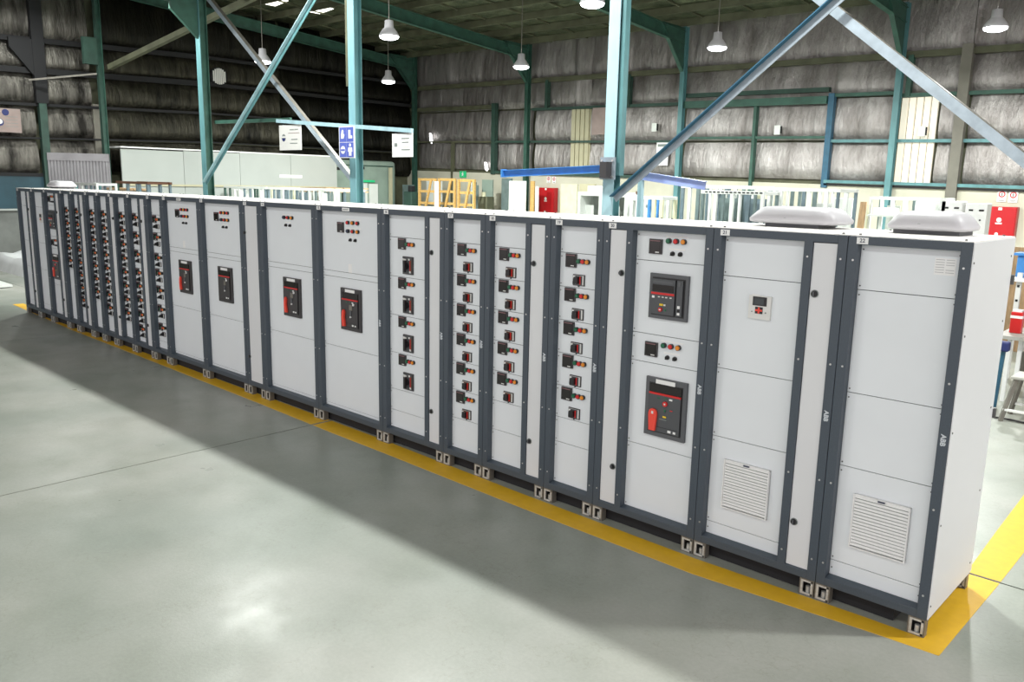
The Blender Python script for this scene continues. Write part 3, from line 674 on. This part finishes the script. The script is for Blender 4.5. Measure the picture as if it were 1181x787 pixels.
# tightly stacked modules: breaker sits right of and below its meter
M2(4,.120,1.992,.2045,5,'narrow cabinet fourth from the left, five feeder modules, lower door blank')
M2(5,.115,1.992,.2045,8,'cabinet fifth from the left, eight feeder modules beside a slim door','R')
M2(6,.125,1.992,.2045,7,'narrow cabinet sixth from the left with seven feeder modules and blank foot')
M2(7,.125,1.992,.2045,8,'narrow cabinet seventh from the left with eight feeder modules')
M2(8,.330,1.992,.2045,8,'cabinet eighth from the left with the slim door on its left side','L')
M2(9,.140,1.992,.265,8,'cabinet ninth from the left, feeder modules wide apart above, close together below','R',zs=[1.993,1.733,1.470,1.205,1.012,.807,.593,.379][:8])
M2(10,.150,1.992,.25,7,'tenth cabinet from the left, last of the dark knob columns before the plain doors',zs=[1.994,1.753,1.472,1.256,1.016,.749,.486])
cabinet(*N(11),'wide plain cabinet with a red-tagged breaker, leftmost of the four large breaker cabinets',seams=big4['seams'],devs=six(.36)+[('B',.52,1.272,2,True),('slip',.50,1.70)],wide=True)
cabinet(*N(12),'wide cabinet with large breaker without a red tag',seams=big4['seams'],devs=six(.36)+[('B',.53,1.272,0,True)])
cabinet(*N(13),'slim cabinet that is one tall narrow door with two knobs',full=True)
cabinet(*N(14),'wide cabinet with three lamps, two switches and red-tagged breaker, right of the slim one',seams=big4['seams'],devs=[('lamps',.444,2.155,'bra',.0785),('sw',.474,2.071,.081),('B',.57,1.278,2,True)])
cabinet(*N(15),'wide cabinet with six lamps, a paper slip and red-tagged breaker, rightmost large one',seams=big4['seams'],devs=six(.394)+[('B',.562,1.268,2,True),('slip',.54,1.69)],wide=True,abb=True)
M2(16,.252,1.995,.373,4,'cabinet numbered 16 with four tall breaker handles and a slim door','R',kind='16',extra=(.351,),abb=True)
M2(17,.175,1.996,.266,6,'narrow cabinet numbered 17 with six brown breaker modules',abb=True)
M2(18,.175,1.993,.266,5,'cabinet numbered 18 with five breaker modules and a slim door','R',extra=(.460,),abb=True)
M2(19,.174,1.997,.2655,5,'narrow cabinet numbered 19 with five breaker modules, lower doors blank',extra=(.518,),kind='dark',abb=True)
cabinet(*N(20),'cabinet numbered 20 with two large framed breakers and slim door on its left',nar='L',seams=g20['seams'],devs=dev20(.078)+[('B',.588,1.0,1,False)],abb=True)
cabinet(*N(21),'cabinet numbered 21 with small white display, louvred vent and slim door',nar='R',seams=(1.998,1.370,.890,.266),devs=[('disp',.342,1.815)],vent=.0001,hood=-.15,hoodw=1.2,abb=True)
c22=cabinet(*N(22),'cabinet numbered 22 at the right end with vent and bare white side',seams=(1.994,1.367,.901,.274),vent=.002,hood=-.07,hoodw=.88,abb=True,end='right')
st=MB(); st.box(.469,.579,.0555,.0575,2.120,2.213,'white'); 
for i in range(6):
    st.box(.474,.520,.0550,.0556,2.202-i*.014,2.206-i*.014,'pale2')
    if i!=3: st.box(.528,.572,.0550,.0556,2.202-i*.014,2.206-i*.014,'pale2')
st.build('data_sticker',c22)

# ================================================================ floor tape
def strip(name,inner,outer,label):
    vs=[(x,y,0.0) for x,y in inner]+[(x,y,0.0) for x,y in outer]; n=len(inner)
    top=[(x,y,.002) for x,y in inner]+[(x,y,.002) for x,y in outer]
    b_=MB(); b_.add(top,[(i,i+1,n+i+1,n+i) for i in range(n-1)],'tape'); b_.add(vs,[(i,n+i,n+i+1,i+1) for i in range(n-1)],'tape')
    b_.add(vs+top,[(i,i+1,2*n+i+1,2*n+i) for i in range(n-1)]+[(n+i,3*n+i,3*n+i+1,n+i+1) for i in range(n-1)]+[(0,2*n,3*n,n),(n-1,2*n-1,4*n-1,3*n-1)],'tape')
    return tag(b_.build(name),label,'floor marking')
def seg(pts,xa,xb):
    pts=sorted(pts)
    def yy(x):
        for (a,b_),(c_,d_) in zip(pts,pts[1:]):
            if a<=x<=c_: return b_+(d_-b_)*(x-a)/(c_-a)
        return pts[0][1] if x<pts[0][0] else pts[-1][1]
    xs=[xa]+[p[0] for p in pts if xa<p[0]<xb]+[xb]; return [(x,yy(x)) for x in sorted(set(xs))]
IN=[(-17.2,.31),(-15.0,.23),(-11.67,.115),(-9.0,.07),(-7.2,.065),(-5.2,.045),(-3.2,-.02),(-1.5,-.044),(-.33,.0),(-.075,.0)]
OUT=[(-17.2,.12),(-13.2,-.045),(-10.9,-.075),(-7.18,-.15),(-5.7,-.195),(-4.86,-.205),(-2.99,-.25),(-1.38,-.262),(-.27,-.155),(.119,-.133)]
def both(xa,xb):
    xs=sorted(set([xa,xb]+[p[0] for p in IN+OUT if xa<p[0]<xb]))
    def yy(pts,x):
        for (a,b_),(c_,d_) in zip(pts,pts[1:]):
            if a<=x<=c_: return b_+(d_-b_)*(x-a)/(c_-a)
        return pts[-1][1]
    return [(x,yy(IN,x)) for x in xs],[(x,yy(OUT,x)) for x in xs]
i_,o_=both(-17.15,-13.12); strip('floor_marking_line',i_,o_,'yellow floor line under the far left cabinets, up to the first joint')
i_,o_=both(-13.085,-6.10); strip('floor_marking_line',i_,o_,'yellow floor line in the middle of the row, between two floor joints')
i_,o_=both(-6.06,-.05); i_=i_+[(-.0499,.0)]; o_=[p for p in o_ if p[0]<-.2]+[(-.2,-.15),(.119,-.133)]; i_=i_[:len(o_)-1]+[(-.05,.0)]; strip('floor_marking_line',i_,o_,'yellow floor line in front of the nearest cabinets')
strip('floor_marking_line',[(-.07,1.105),(-.05,.0)],[(.137,1.105),(.119,-.1329)],'short yellow floor line beside the white end panel')
strip('floor_marking_line',[(-.19,4.6),(-.139,3.125),(-.106,2.089),(-.07,1.135)],[(.15,4.6),(.145,3.1),(.14,2.1),(.137,1.135)],'yellow floor line running back beyond the joint at right')

# ================================================================ BACKGROUND OBJECTS
# white partition box, its side, the sage container
t=thing('partition_office','long white partition box along the left wall behind the columns','partition',(-24.5,5.35,0))
for i in range(4):
    y0=i*1.92; MB().box(-.06,0,y0+.006,y0+1.914,0,3.36+.02*i,'block').build('wall_panel',t)
MB().box(-1.3,.02,0,7.68,3.40,3.44,'white').build('roof_sheet',t); MB().box(-1.3,-.06,7.62,7.68,0,3.4,'block').build('end_panel',t)
MB().box(.0,.05,.2,7.6,2.28,2.34,'beige').build('rail',t); MB().box(.0,.01,5.3,6.2,2.62,2.72,'white').build('label_plate',t)
t=thing('corrugated_partition','grey corrugated sheet wall at the left wall post','partition',(-25.7,3.72,0),rz=math.atan2(1.4,.95))
for i in range(19): MB().box(i*.088,i*.088+.055,-.03,.03,0,2.98,'corr').build('rib',t)
MB().box(0,1.68,.0,.02,0,2.98,'corr').build('backing_sheet',t); MB().box(0,1.68,-.05,.04,2.98,3.2,'corr').build('top_flashing',t)
t=thing('container_office','sage green container with rounded corner behind the timber stack','container',(-24.9,13.1,0))
MB().box(-1,0,0,3.0,0,3.34,'gcont').build('shell',t,bevel=.12); MB().box(0,.02,.15,2.85,3.12,3.16,'dgreen').build('trim',t)
MB().box(.0,.03,1.25,1.45,3.0,3.1,'dark').build('vent_hole',t); MB().box(.0,.03,.15,.32,2.95,3.05,'dark').build('vent_hole',t)
MB().box(.02,.08,1.1,1.9,2.52,2.60,'exit').build('green_lintel',t); MB().box(.0,.06,1.15,1.55,0,2.48,'ebox').build('door_leaf',t); MB().box(.0,.06,1.65,2.05,0,2.46,'ebox').build('door_leaf',t)
MB().box(.1,.2,2.55,2.66,0,3.1,'beige').build('post',t)
# far corner bits
tag(MB().box(-24.0,-23.1,16.9,16.96,0,2.62,'ebox').build('white_board',bevel=.01),'pale sheet leaning in the far corner left of the ochre trestles','board')
t=thing('drum_machine','small dark machine beside the far corner post','machine',(-23.35,15.6,0)); MB().box(-.25,.22,-.2,.2,0,2.2,'dgreen').build('housing',t,bevel=.04); MB().box(-.1,.1,-.1,.1,2.2,2.42,'dark').build('hopper',t,bevel=.02)
tag(MB().box(-24.75,-24.1,16.3,16.36,0,2.45,'gpost').build('grey_board'),'grey green board before the container','board')
# timber stack
t=thing('timber_rack','rack of raw boards below the turquoise column','rack',(-24.1,11.2,0))
for k in range(5):
    for z in (2.16,2.27): MB().box(.02+k*.0,1.6,k*.36,k*.36+.30,z,z+.045,'timber').build('board',t)
for x in (.2,1.4):
    for y in (.1,1.6): MB().box(x,x+.08,y,y+.08,0,2.16,'dgreen').build('upright',t)
def rackframe(name,label,cat,x0,x1,y0,y1,z,n,kp,krail,group=None,boards=(),depth_posts=True,seed=1,pw=.06):
    t=thing(name,label,cat,(x0,y0,0),group); rnd=random.Random(seed); W_=x1-x0; Dp=y1-y0
    MB().box(0,W_,0,.06,z-.06,z,krail).build('top_rail',t); MB().box(0,W_,Dp-.06,Dp,z-.06,z,krail).build('top_rail',t)
    for yy_ in (0,Dp-.05):
        for i in range(n):
            x=i*(W_-pw)/(n-1)+(rnd.uniform(-.03,.03) if 0<i<n-1 else 0)
            k=kp[rnd.randrange(len(kp))]
            MB().box(x,x+pw*rnd.uniform(.6,1.2),yy_+.0,yy_+.05,0,z-.06,k).build('upright',t)
    for i in (0,n-1): MB().box(i*(W_-pw)/(n-1),i*(W_-pw)/(n-1)+.05,.06,Dp-.06,z-.06,z-.01,krail).build('side_rail',t)
    for zz in (.1,1.2): MB().box(0,W_,.0,.05,zz,zz+.05,krail).build('cross_rail',t)
    for bx0,bx1,bz,k in boards: MB().box(bx0,bx1,Dp*.5,Dp*.5+.02,.3,bz,k).build('mounting_plate',t)
    return t
rackframe('frame_rack','long white-topped frame rack with many grey green uprights, left half','rack',-7.35,-5.85,8.9,9.7,2.62,9,['gpost','spost','ypost','ebox'],'ebox',seed=3,boards=[(.6,1.1,2.45,'spost')])
rackframe('frame_rack','low white frame with dark slots before the grey uprights','rack',-6.5,-5.3,8.2,8.8,2.53,9,['gpost','ebox','spost'],'ebox',seed=4,boards=[(.2,.55,2.4,'gpost'),(.7,1.1,2.4,'spost')])
rackframe('frame_rack','white-topped frame rack with grey uprights just left of the near roof hood','rack',-5.8,-4.3,8.9,9.7,2.60,8,['gpost','ebox','ypost','spost'],'ebox',seed=5,boards=[(.9,1.2,2.35,'ebox')])
b_=MB()
for i in range(14): b_.box(-6.42+i*.08,-6.37+i*.08,8.194,8.2,2.49,2.512,'dark')
o=b_.build('slot_strip'); o.parent=None; tag(o,'row of dark slots on the top rail of the low white frame','strip'); o['kind']='stuff'
rackframe('switch_frame','small green and white frame with dark switches right of the pale column','frame',-7.68,-7.1,7.9,8.4,2.40,5,['ebox','tealg','blue','ypost'],'ebox',seed=6)
b_=MB(); b_.box(-7.66,-7.52,7.86,7.9,2.42,2.48,'brown'); tag(b_.build('red_switch_box'),'tiny rust red box on the green and white frame','box')
# white enclosures left of the pale column
def enclosure(x0,x1,y,z,label,dp=.5,win=True,seed=0):
    t=thing('white_enclosure',label,'enclosure',(x0,y,0)); W_=x1-x0
    MB().box(0,.09,0,dp,0,z,'ebox').build('side_frame',t); MB().box(W_-.09,W_,0,dp,0,z,'ebox').build('side_frame',t); MB().box(.09,W_-.09,0,dp,z-.09,z,'ebox').build('top_frame',t)
    MB().box(.09,W_-.09,dp-.03,dp,0,z-.09,'block' if win else 'ebox').build('rear_panel',t)
    if win: MB().box(.09,W_*.45,.2,.22,.2,z-.3,'ebox').build('inner_plate',t)
    return t
enclosure(-10.75,-10.05,10.0,2.43,'open white enclosure left of the pale column with an inner plate')
enclosure(-10.0,-9.35,10.0,2.42,'open white enclosure half hidden by the pale column')
enclosure(-9.3,-8.7,10.0,2.36,'open white enclosure right of the pale column under the brace foot')
tag(MB().box(-10.55,-10.3,10.1,10.35,2.43,2.56,'white').build('white_box',bevel=.01),'small white box on top of the open white enclosure','box')
t=thing('terminal_box','small white box with round holes beside the brace foot','box',(-8.1,8.6,0)); MB().box(0,.42,0,.3,0,2.32,'ebox').build('case',t,bevel=.01)
for x in (.08,.2): MB().cyl((x,0,2.2),(0,-1,0),.03,.01,'textg',12).build('hole',t)
MB().box(.28,.38,-.01,0,2.15,2.25,'dark').build('socket',t)
# shelf of white frames at right
rackframe('shelf_frame','white shelf frame behind the near roof hoods','shelf',-4.95,-3.55,12.0,12.6,2.47,7,['ebox','ebox','gpost'],'ebox',seed=8,boards=[(.25,.5,2.3,'ebox'),(.85,1.2,2.4,'ebox')])
t=thing('parts_box','white parts box on the shelf behind the hoods','box',(-4.75,11.7,2.12)); MB().box(0,.4,0,.25,0,.14,'white').build('carton',t); MB().box(-.1,.9,-.02,.25,-.03,0,'ebox').build('tray',t)
o=MB().box(-5.62,-5.24,11.9,11.96,0,2.42,'ebox').build('cabinet_door',bevel=.01); tag(o,'upright white door leaning left of the brown board','door panel')
t=thing('brown_board','brown board leaning between two white sheets','board',(-5.06,11.9,0)); 
MB().add([(-.14,0,0),(.02,0,0),(.10,.0,2.36),(-.02,.0,2.36),(-.14,.03,0),(.02,.03,0),(.10,.03,2.36),(-.02,.03,2.36)],[(0,1,2,3),(7,6,5,4),(0,4,5,1),(1,5,6,2),(2,6,7,3),(3,7,4,0)],'timber').build('sheet',t)
MB().bar((.06,.015,0),(.14,.015,2.3),.03,.03,'ypost').build('edge_strip',t)
for x0,x1,z,lab in ((-3.62,-3.26,2.42,'closed white box with one lock, behind the right hood'),(-3.20,-2.84,2.39,'white box with two dark handle slots, left of the fire cabinet')):
    t=thing('wall_enclosure',lab,'enclosure',(x0,12.0,0)); W_=x1-x0
    MB().box(0,W_,0,.3,0,z,'white').build('case',t,bevel=.01); MB().box(.05,W_*.42,-.008,0,1.4,z-.2,'white').build('door_leaf',t)
    MB().box(.06,.13,-.012,0,z-.14,z-.11,'dark').build('handle',t); MB().box(W_-.13,W_-.05,-.012,0,z-.14,z-.11,'dark').build('handle',t); MB().cyl((W_-.1,0,z-.3),(0,-1,0),.015,.01,'dark',8).build('lock',t)
t=thing('wall_enclosure','closed white door with two black locks on the shelf frame','enclosure',(-4.05,11.9,0)); MB().box(0,.36,0,.04,0,2.40,'white').build('leaf',t); 
for z in (2.17,2.03): MB().cyl((.16,0,z),(0,-1,0),.018,.01,'dark',8).build('lock',t)
# fire cabinets and notices
def firecab(x0,x1,z0,z1,y,label):
    t=thing('fire_hose_cabinet',label,'fire cabinet',(x0,y,0)); W_=x1-x0
    MB().box(0,W_,0,.2,z0,z1,'fire').build('case',t,bevel=.01); MB().box(.02,W_-.02,-.015,0,z0+.02,z1-.02,'fire').build('door_leaf',t,bevel=.004)
    MB().cyl((.07,-.015,(z0+z1)/2),(0,-1,0),.03,.012,'textw',14).build('lock',t)
    b_=MB(); cx=W_*.52; zc=z0+(z1-z0)*.62
    b_.cyl((cx,-.015,zc),(0,-1,0),.055,.003,'pale',16,smooth=False); b_.box(cx-.07,cx+.07,-.018,-.015,zc-.1,zc-.065,'pale'); b_.box(cx-.04,cx+.04,-.018,-.015,z1-.08,z1-.02,'white'); b_.cyl((cx-.02,-.015,z0+.17),(0,-1,0),.04,.003,'pale',12,smooth=False)
    b_.build('marking',t,stuff=True)
firecab(-4.27,-3.53,1.45,2.27,WY-.28,'red fire hose cabinet at the right, under two round notices')
firecab(-18.66,-17.85,1.45,2.46,WY-.28,'red fire hose cabinet in the middle of the back wall')
def notice(x,z,label,s=.12):
    t=thing('wall_notice',label,'notice',(x,WY-.06,z)); MB().box(-s*.8,s*.8,-.012,0,-s*1.3,s,'white').build('plate',t)
    b_=MB(); b_.cyl((0,-.012,.02),(0,-1,0),s*.62,.004,'red',20,smooth=False); b_.cyl((0,-.016,.02),(0,-1,0),s*.40,.002,'white',18,smooth=False); b_.box(-s*.15,s*.15,-.02,-.017,-.02,.06,'textg'); b_.box(-s*.5,s*.5,-.014,-.012,-s*1.1,-s*.9,'textg'); b_.build('symbol',t)
notice(-3.94,2.54,'white notice with red ring above the right fire cabinet, left one'); notice(-3.70,2.53,'white notice with red ring above the right fire cabinet, right one')
notice(-18.32,2.76,'white notice with red ring above the middle fire cabinet, left one',.1); notice(-18.06,2.75,'white notice with red ring above the middle fire cabinet, right one',.1)
# things on the back wall
t=thing('exit_sign','small green running-man exit sign over the ochre trestles','sign',(-22.74,WY-.1,2.90)); MB().box(-.17,.17,-.02,.02,-.12,.12,'exit').build('plate',t)
b_=MB(); b_.prism([(-.06,-.08),(-.02,-.02),(-.05,.04),(.02,.05),(.06,.0),(.02,-.03),(.06,-.08),(.0,-.05)],-.026,-.02,'white'); b_.cyl((.02,-.02,.08),(0,-1,0),.022,.006,'white',10); b_.build('figure',t)
o=MB().box(-16.38,-15.75,WY-.16,WY-.12,4.25,5.12,'rust').build('notice_board'); tag(o,'dull brownish board left of the pale column','board')
t=thing('paper_chart','white paper chart hung below the middle girt','chart',(-13.6,WY-.06,3.6)); MB().box(-.22,.22,-.01,0,-.36,.36,'white').build('sheet',t); MB().box(-.18,.18,-.012,-.01,.22,.30,'textg').build('heading',t); MB().box(-.14,-.1,-.012,-.01,-.1,-.05,'textg').build('dot',t)
for x,z,lab in ((-13.9,4.42,'small white box on the foil wall above the paper chart'),(-9.76,4.22,'small white box on the foil wall beside the long brace'),(-5.9,4.08,'grey switch box on the bright ribbed sheets')):
    t=thing('junction_box',lab,'box',(x,WY-.1,z)); MB().box(-.09,.09,-.06,0,-.13,.13,'ebox').build('case',t,bevel=.01); MB().box(.09,.12,-.05,0,-.1,.1,'dark').build('edge',t)
for x,z,h_,lab in ((-24.7,4.32,.42,'bright daylight slot in the far left foil wall, upper one'),(-21.5,3.2,.34,'bright daylight slot in the foil wall, lower one')):
    o=MB().prism([(x-.09,z+h_*.5),(x+.02,z+h_*.45),(x+.10,z-h_*.3),(x+.04,z-h_*.5),(x-.06,z-h_*.3)],WY-.06,WY-.03,'leak').build('daylight_slot'); tag(o,lab,'opening')
# ochre trestles
def trestle(x0,x1,y,z,label):
    t=thing('wooden_trestle',label,'trestle',(x0,y,0)); W_=x1-x0
    for x in (0,W_-.1): MB().box(x,x+.08,0,.08,0,z,'wood').build('upright',t)
    for zz in (z-.09,z-.52,z-.95,.4): MB().box(.1,W_-.1,.01,.08,zz,zz+.09,'wood').build('cross_bar',t)
    MB().bar((W_*.30,-.03,z-1.6),(W_*.78,-.03,z-.05),.05,.09,'wood').build('diagonal',t)
trestle(-22.85,-21.85,15.5,2.71,'ochre wooden trestle in the far corner, leftmost'); trestle(-21.8,-20.85,15.55,2.72,'ochre wooden trestle, middle one of three'); trestle(-20.8,-19.9,15.6,2.70,'ochre wooden trestle, rightmost, with a white strip before it')
tag(MB().box(-21.35,-21.16,15.0,15.03,0,2.60,'white').build('white_strip'),'bright white upright strip before the ochre trestles','board')
# leaning boards along the back wall
for x0,x1,z,k,lab in ((-20.75,-20.2,2.70,'gcont','dark green sheet leaning right of the trestles'),(-19.75,-19.25,2.76,'gpost','tall grey green sheet leaning left of the round-cornered white door'),(-18.35,-18.17,2.68,'wood','orange upright plank beside the white door'),(-18.1,-17.98,2.5,'white','thin white sheet left of the middle fire cabinet'),(-16.15,-15.5,2.62,'beige','cream panel right of the middle fire cabinet'),(-16.95,-16.25,2.60,'ypost','pale ribbed sheet directly right of the middle fire cabinet')):
    o=MB().box(x0,x1,16.8,16.85,0,z,k).build('leaning_sheet'); tag(o,lab,'sheet')
t=thing('white_door','white door blank with rounded lower corner leaning on the back wall','door panel',(-19.2,16.6,0)); MB().box(0,.82,0,.05,0,2.68,'ebox').build('leaf',t,bevel=.02); MB().box(.08,.74,-.012,0,1.85,2.60,'white').build('raised_field',t,bevel=.01)
t=thing('leaning_gate','pale green frame leaning between trestle and dark green sheet','frame',(-21.05,16.5,0)); MB().bar((0,0,0),(.28,0,2.6),.04,.05,'gpost').build('stile',t); MB().bar((.28,0,0),(.06,0,2.6),.04,.05,'ebox').build('stile',t); MB().box(.0,.4,.02,.04,0,2.5,'gpost').build('pane',t)
t=thing('pump_unit','small green machine between the leaning sheets','machine',(-20.15,16.2,0)); MB().box(-.2,.25,0,.4,0,2.1,'olive').build('body',t,bevel=.03); MB().cyl((0,.1,2.1),(0,0,1),.08,.16,'ypost',12).build('cap',t)
# racks behind the far half
rackframe('frame_rack','white-topped frame rack between the two columns, left part','rack',-23.4,-20.9,8.0,9.0,2.33,9,['spost','ebox','ypost','dgreen'],'ebox',seed=11)
rackframe('frame_rack','white-topped frame rack between the two columns, right part with dark gaps','rack',-20.8,-17.4,8.0,9.0,2.33,12,['ebox','spost','gpost'],'ebox',seed=12,boards=[(.9,1.3,2.2,'spost'),(2.0,2.4,2.2,'ebox')])
for x0,x1,lab in ((-24.3,-23.7,'grey white carton left of the teal column foot'),(-23.65,-23.45,'white carton right of the teal column foot')):
    tag(MB().box(x0,x1,8.6,9.2,0,2.22,'ebox').build('tall_carton',bevel=.01),lab,'carton')
rackframe('steel_stand','dark steel frame with blue legs standing left of the teal column','frame',-20.8,-18.9,3.7,4.3,2.44,4,['spost','tealg'],'brown',seed=13,pw=.1)
rackframe('trolley_frame','pale trolley frame with teal legs behind the left hoods','frame',-21.6,-20.2,3.0,3.5,2.38,5,['teal','spost','ebox'],'ebox',seed=14)
t=thing('plank_stack','reddish planks stacked behind the row left of the steel frame','planks',(-22.4,4.0,0))
for k in range(3): MB().box(0,1.5,k*.2,k*.2+.17,2.2,2.25,'timber').build('plank',t)
for x in (.1,1.3): MB().box(x,x+.1,.0,.57,0,2.2,'stool').build('trestle',t)
# left wall items
t=thing('wall_fan','round louvred wall fan high on the left wall','fan',(WX+.15,9.24,5.92))
b_=MB(); b_.cyl((-.1,0,0),(1,0,0),.30,.12,'dark',28); b_.build('ring',t)
for i in range(7):
    y=-.2+i*.066; hh=math.sqrt(max(.0,.26**2-y*y)); MB().box(.021,.04,y-.024,y+.024,-hh,hh,'pale').build('blade',t)
t=thing('wall_sign','pinkish white sign board with round emblems at the left edge','sign',(WX+.18,2.2,4.05)); MB().box(0,.02,-.7,.9,-.33,.33,'rust').build('board',t)
b_=MB(); b_.cyl((.02,.52,.22),(1,0,0),.09,.006,'emb',16,smooth=False); b_.cyl((.02,.36,-.06),(1,0,0),.10,.006,'emb',16,smooth=False); b_.cyl((.026,.36,-.04),(1,0,0),.07,.004,'pale',16,smooth=False)
for i in range(4): b_.box(.02,.024,.5,.82,.1-i*.09,.112-i*.09,'textg')
b_.build('print',t)
# far left floor items
t=thing('wrapped_machine','long low machine under white sheeting at the left edge','machine',(-22.9,2.3,0))
def wr_(a,b_):
    x=-2.0+4.0*a; y=-.6+1.2*b_; z=.42+.22*noise.noise(Vector((x*1.3,y*1.5,0)))+.05*noise.noise(Vector((x*4,y*4,2)))
    e=min(a,1-a,b_,1-b_); z*=min(1,e*9); return (x,y,max(z,0.0))
MB().grid(wr_,30,16,'wrap').build('sheeting',t)
t=thing('steel_cart','dark hand cart handle behind the far left cabinet','cart',(-20.2,2.3,0)); MB().box(-.5,.5,-.3,.3,.28,.34,'stool').build('deck',t); MB().bar((-.5,0,.34),(-.95,0,1.0),.04,.04,'bezel').build('handle',t)
for x in (-.35,.35): MB().cyl((x,-.34,.14),(0,1,0),.14,.05,'bezel',14).build('wheel',t)
o=MB().box(-21.4,-19.9,.6,.9,.02,.07,'ebox').build('floor_plank'); tag(o,'pale plank lying on the bright floor behind the far left cabinet','plank')
t=thing('monitor','white framed monitor cut off by the left edge','monitor',(-24.9,.95,0)); MB().box(-.1,.1,-.1,.1,0,1.25,'ebox').build('stand',t); MB().box(-.02,.04,-.4,.42,1.25,1.66,'white').build('bezel',t,bevel=.02); MB().box(.04,.045,-.34,.35,1.31,1.60,'emb').build('screen',t)
t=thing('grey_bench','low grey bench under the concrete dado','bench',(-25.75,-.6,0)); MB().box(.0,.5,-2.5,1.9,.9,1.25,'block').build('top',t); MB().box(.0,.4,-2.4,1.8,0,.9,'ledge').build('base',t)

# right edge: stool, bench, boxes
t=thing('metal_stool','grey steel stool with pale seat and white foot rail beside the bench','stool',(-.62,5.85,0))
MB().add([(-.24,-.2,.50),(.24,-.2,.50),(.24,.2,.50),(-.24,.2,.50),(-.24,-.2,.535),(.24,-.2,.535),(.24,.2,.535),(-.24,.2,.535)],[(0,1,2,3),(7,6,5,4),(0,4,5,1),(1,5,6,2),(2,6,7,3),(3,7,4,0)],'stoolt').build('seat',t,bevel=.01)
for sx in (-1,1):
    for sy in (-1,1): MB().bar((sx*.28,sy*.22,0),(sx*.19,sy*.16,.50),.04,.04,'stool').build('leg',t)
for sy in (-1,1): MB().bar((-.27,sy*.21,.14),(.27,sy*.21,.14),.03,.025,'white').build('foot_rail',t)
t=thing('work_bench','worn grey workbench behind the end panel','bench',(-1.15,6.9,0))
MB().box(-.12,1.6,-.3,.6,.80,.845,'stoolt').build('top',t,bevel=.004)
for x in (0,.12,1.5):
    for y in (-.22,.5): MB().box(x,x+.045,y,y+.045,0,.80,'white' if x<.2 else 'stool').build('leg',t)
MB().box(.1,1.4,0,.4,.35,.62,'stool').build('lower_box',t,bevel=.05)
t=thing('red_container','red canister with white band standing on the workbench','container',(-1.12,6.95,.845)); MB().box(-.075,.055,-.06,.06,.0,.27,'red').build('body',t,bevel=.012); MB().box(-.078,.058,-.063,.063,.19,.225,'white').build('band',t); MB().box(-.06,.04,-.05,.05,.27,.295,'white').build('lid',t)
t=thing('white_crate','white open crate with red rim on the workbench at the right edge','crate',(-.78,7.0,.845)); MB().box(-.22,.3,-.15,.15,0,.28,'white').build('body',t,bevel=.01); MB().box(-.23,.31,-.16,.16,.28,.31,'pink').build('rim',t)
t=thing('post_rack','cream slotted rack upright beyond the end cabinet','rack',(-1.45,8.2,0))
for x in (0,.28): MB().box(x,x+.06,0,.06,0,1.5,'pale').build('upright',t)
MB().box(-.05,1.0,-.05,.3,1.38,1.43,'white').build('shelf',t); MB().box(.4,1.0,0,.3,.5,1.3,'emb').build('dark_case',t)
for z in (.9,1.1,1.3): MB().box(.015,.045,-.006,0,z,z+.03,'dark').build('slot',t)
t=thing('blue_bin','blue bin on the cream rack at the right edge','bin',(-1.22,8.42,1.432)); MB().box(-.28,.2,-.12,.15,0,.30,'blue').build('body',t,bevel=.02); MB().box(-.32,.24,-.15,.18,.30,.335,'blue').build('rim',t)
tag(MB().box(-2.15,.5,10.6,10.64,0,1.72,'timber').build('brown_partition'),'low brown board wall behind the blue bin','board')
tag(MB().box(-1.93,.5,10.7,10.74,0,2.5,'ebox').build('white_sheet_wall'),'tall white sheet right of the red fire cabinet','board')
t=thing('blue_tube','blue tube standing beside the stool against the white end panel','tube',(-1.12,6.3,0)); MB().cyl((0,0,0),(.03,0,1),.025,.72,'blued',12).build('pipe',t); MB().box(-.04,.08,-.06,.06,.70,.82,'emb').build('head',t,bevel=.02)
c_=MB(); c_.tube([(-1.3+.12*i,5.55+.12*math.sin(i*.5)+.02*i,.012) for i in range(12)],.011,'bezel',6); tag(c_.build('floor_cable'),'black cable on the floor in front of the stool','cable')
tag(MB().box(-.62,-.28,7.6,7.9,0,.42,'red').build('red_case',bevel=.02),'dark red case on the floor under the workbench','case')
